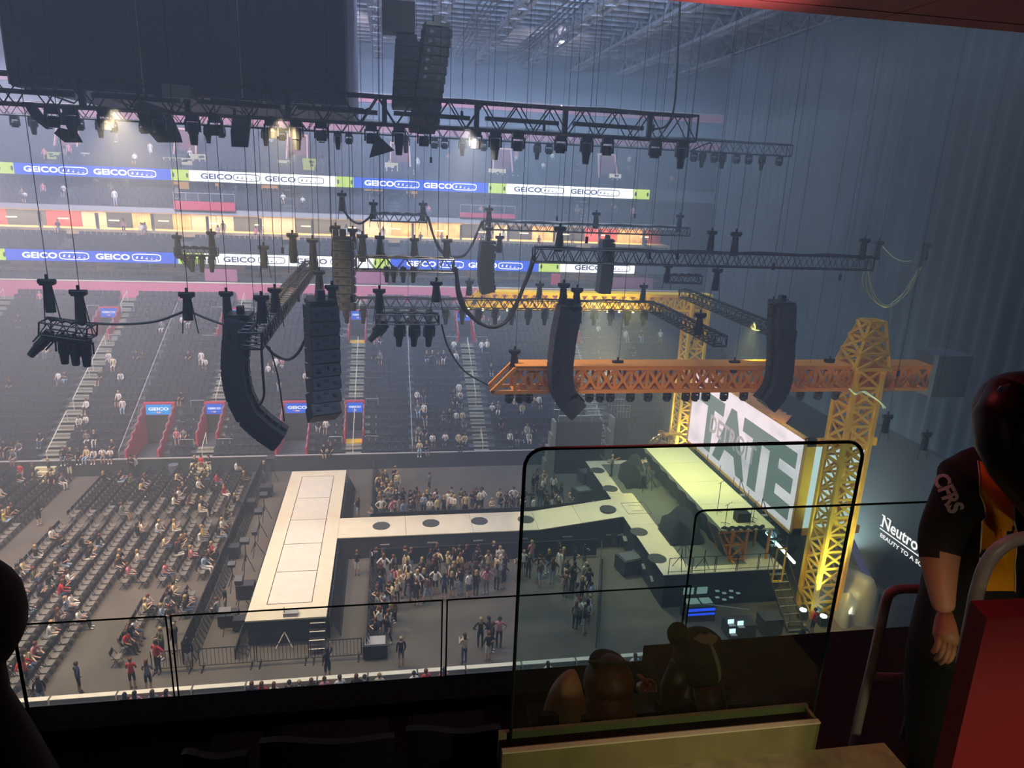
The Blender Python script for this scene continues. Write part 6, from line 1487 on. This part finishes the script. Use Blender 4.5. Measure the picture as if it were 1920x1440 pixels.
if m.f: part('gold_panel', m, JY, wp, smooth=True, label='gold side panel')
for e in (1, 2):
    pts = [project((r_[e], r_[0]), .008) for r_ in rows]; pts = [p for p in pts if p]
    if len(pts) > 2: m = MB(); m.sweep(pts, .0025, 5); part('piping', m, mat('pale_piping', (.6, .55, .4), .6), wp)
# sleeve lettering, wrapped on the sleeve
tm, tw = text_mb('CFRS', 1, .04, 1.1)
base = Vector((1762, 890, 0)); dr = Vector((30, 68, 0)); m = MB(); ok = True; k = 1.0 / tw; n2 = Vector((30, -13, 0)) * .9
vs = []
for v in tm.v:
    u = v[0] * k + .5; q = base + dr * u + n2 * v[1] * 1.0; p = project((q.x + 4, q.y), .006); vs.append(tuple(p) if p else None)
fs = [f for f in tm.f if all(vs[i] for i in f)]; m.v = [v or (0, 0, 0) for v in vs]; 
used = sorted({i for f in fs for i in f}); rm = {i: j for j, i in enumerate(used)}; m.v = [vs[i] for i in used]; m.f = [tuple(rm[i] for i in f) for f in fs]; m.m = [0] * len(fs)
if m.f: part('lettering', m, mat('grey_print', (.42, .38, .40), .6), wp)
# --- two seated people behind the glass
def seated(name, c, facing, label, hairm, topm):
    pass
Dh = 2.35
t = empty('person', at(1140, 1380, y=Dh), 'person with long auburn hair and a flat cap, one bare knee raised, behind the glass', 'person')
hc = at(1140, 1284, y=Dh); J = {'pel': (at(1150, 1500, y=Dh), .15), 'che': (at(1145, 1385, y=Dh), .145), 'nk0': (at(1142, 1330, y=Dh), .08), 'nk': (at(1140, 1300, y=Dh), .05), 'hd': (hc, .07),
     'shl': (at(1085, 1350, y=Dh), .06), 'ell': (at(1060, 1400, y=Dh + .15), .042), 'wrl': (at(1090, 1390, y=Dh + .35), .03), 'shr': (at(1200, 1345, y=Dh), .06), 'elr': (at(1215, 1350, y=Dh + .2), .04), 'wrr': (at(1212, 1318, y=Dh + .38), .03),
     'hp': (at(1075, 1480, y=Dh), .10), 'kn': (at(1062, 1262, y=Dh + .05), .062), 'an': (at(1010, 1400, y=Dh + .12), .05)}
J['kn'] = (at(1066, 1262, y=Dh - .05), (.062, .062)); J['an'] = (at(1012, 1420, y=Dh + .1), .042)
B = [('pel', 'che', 1), ('che', 'nk0', 1), ('nk0', 'nk', 0), ('nk', 'hd', 0), ('nk0', 'shl', 1), ('shl', 'ell', 1), ('ell', 'wrl', 0), ('nk0', 'shr', 1), ('shr', 'elr', 0), ('elr', 'wrr', 0), ('pel', 'hp', 2), ('hp', 'kn', 0), ('kn', 'an', 0)]
mb = fig('p', J, B, 'pel', None, None); head(mb, hc, .095, 0, 0, 0); hand(mb, J['wrr'][0], (0, .4, 1), (1, 0, 0), 1, 0, .8); hand(mb, J['wrl'][0], (.2, 1, .1), (0, 0, 1), 1, 0)
part('body', mb, [mat('skin_warm', (.50, .24, .13), .5), mat('brown_top', (.035, .022, .016), .8), PANT], t, smooth=True)
m = MB(); m.ball(hc + Vector((0, -.005, .01)), (.103, .118, .12), 0, 20, 14); m.sweep([hc + Vector((0, -.03, .04)), hc + Vector((0, -.055, -.08)), hc + Vector((.005, -.06, -.2)), hc + Vector((0, -.055, -.32))], [.08, .105, .115, .09], 12); part('hair', m, mat('auburn_dark', (.085, .022, .012), .5), t, smooth=True)
m = MB(); ct = hc + Vector((.0, 0, .115)); RC = Matrix.Rotation(.10, 3, 'Y'); RB = RC @ Matrix.Rotation(-.55, 3, 'X'); m.ball(ct + Vector((0, 0, -.006)), (.095, .07, .010), 0, 20, 6, RB); m.ball(ct + Vector((0, .02, -.03)), (.08, .09, .035), 0, 18, 8, RC); part('cap', m, mat('cap_black', (.02, .014, .012), .8), t, smooth=True)
t2 = empty('person', at(1320, 1380, y=Dh), 'person in a two-tone cap worn backwards, dark hoodie, behind the glass', 'person')
hc = at(1312, 1238, y=Dh); J = {'pel': (at(1330, 1500, y=Dh), .15), 'che': (at(1330, 1385, y=Dh), (.17, .14)), 'nk0': (at(1320, 1325, y=Dh), .09), 'nk': (at(1312, 1290, y=Dh), .055), 'hd': (hc, .07),
     'shl': (at(1255, 1345, y=Dh), .065), 'ell': (at(1235, 1390, y=Dh + .2), .05), 'wrl': (at(1230, 1350, y=Dh + .4), .033), 'shr': (at(1400, 1335, y=Dh), .07), 'elr': (at(1425, 1400, y=Dh + .15), .05), 'wrr': (at(1385, 1385, y=Dh + .4), .033), 'hpl': (at(1290, 1500, y=Dh + .1), .1), 'knl': (at(1290, 1440, y=Dh + .5), .08), 'hpr': (at(1370, 1500, y=Dh + .1), .1), 'knr': (at(1380, 1440, y=Dh + .5), .08)}
B = [('pel', 'che', 1), ('che', 'nk0', 1), ('nk0', 'nk', 0), ('nk', 'hd', 0), ('nk0', 'shl', 1), ('shl', 'ell', 1), ('ell', 'wrl', 1), ('nk0', 'shr', 1), ('shr', 'elr', 1), ('elr', 'wrr', 1), ('pel', 'hpl', 2), ('hpl', 'knl', 2), ('pel', 'hpr', 2), ('hpr', 'knr', 2)]
mb = fig('p', J, B, 'pel', None, None); head(mb, hc, .098, .25, 0, 0); hand(mb, J['wrl'][0], (-.2, .2, 1), (1, 0, 0), 1, 0, .9); hand(mb, J['wrr'][0], (0, 1, .1), (0, 0, 1), 1, 0)
part('body', mb, [mat('skin_warm', (.50, .24, .13), .5), mat('hoodie_dark', (.022, .022, .018), .9), PANT], t2, smooth=True)
m = MB(); m.ball(hc + Vector((0, 0, .015)), (.112, .125, .125), 0, 20, 12); m.ball(at(1272, 1190, y=Dh - .06), (.045, .05, .05), 0, 12, 8); part('cap', m, mat('cap_dark', (.012, .012, .012), .8), t2, smooth=True)
m = MB(); a0 = hc + Vector((0, 0, .015))
def onhead(az, el, R=1.02): return a0 + Vector((math.sin(az) * math.cos(el) * .112 * R, -math.cos(az) * math.cos(el) * .125 * R, math.sin(el) * .125 * R))
for k in range(10):
    e0 = -.25 + k * .16; w = .06 + .05 * k / 10; az = .30 - .03 * k
    m.add([onhead(az - w, e0), onhead(az + w, e0), onhead(az + w * 1.1, e0 + .16), onhead(az - w * 1.1, e0 + .16)], [(0, 1, 2, 3)])
for k in range(14):
    az = -1.2 + k * .18; m.add([onhead(az, 1.05), onhead(az + .18, 1.05), onhead(az + .18, 1.4), onhead(az, 1.4)], [(0, 1, 2, 3)])
part('cap_panel', m, mat('cap_olive', (.16, .145, .105), .8), t2, smooth=True, label='olive grey panel of the cap')
m = MB(); m.sweep([hc + Vector((0, -.09, -.05)), hc + Vector((.01, -.13, -.12)), hc + Vector((.02, -.12, -.2)), hc + Vector((.03, -.10, -.25))], [.06, .065, .04, .015], 10); m.sweep([hc + Vector((-.09, -.02, 0)), hc + Vector((-.12, -.03, -.1)), hc + Vector((-.13, -.03, -.2))], [.05, .055, .03], 10); part('hair', m, HAIRD, t2, smooth=True)
# cup rim held between them
c = at(1217, 1290, y=2.75); t = empty('drinking_cup', c, 'clear cup with a pale rim, held between the two seated people', 'cup')
ax = Vector((.1, -.75, .6)).normalized(); m = MB(); m.tube(c - ax * .09, c, .03, 16, 0, .042, caps=False); part('body', m, mat('cup_plastic', (.10, .10, .08), .3), t)
u = ax.cross(Vector((0, 0, 1))).normalized(); v = ax.cross(u); m = MB(); m.path([c + (u * math.cos(k * .4488) + v * math.sin(k * .4488)) * .042 for k in range(15)], .004, 6); part('rim', m, mat('cup_rim', (.50, .46, .34), .4), t)
# dark head at the left edge, its shade put into the black colour
hc = at(-75, 1165, y=1.15); t = empty('person', hc, 'out-of-focus dark head at the left edge', 'person')
mb = MB(); head(mb, hc, .088, 0, 0, 0); mb.sweep([hc + Vector((0, -.01, -.06)), hc + Vector((0, -.02, -.14)), hc + Vector((0, -.02, -.22)), hc + Vector((0, 0, -.45))], [.055, .06, .08, .12], 12, 1); part('body', mb, [mat('hair_shade_black', (.004, .003, .003), .8), mat('hair_shade_black', (.004, .003, .003), .8)], t, smooth=True)
m = MB(); m.ball(hc + Vector((0, -.015, .012)), (.10, .112, .112), 0, 18, 12); part('hair', m, mat('hair_shade_black', (.004, .003, .003), .8), t, smooth=True)
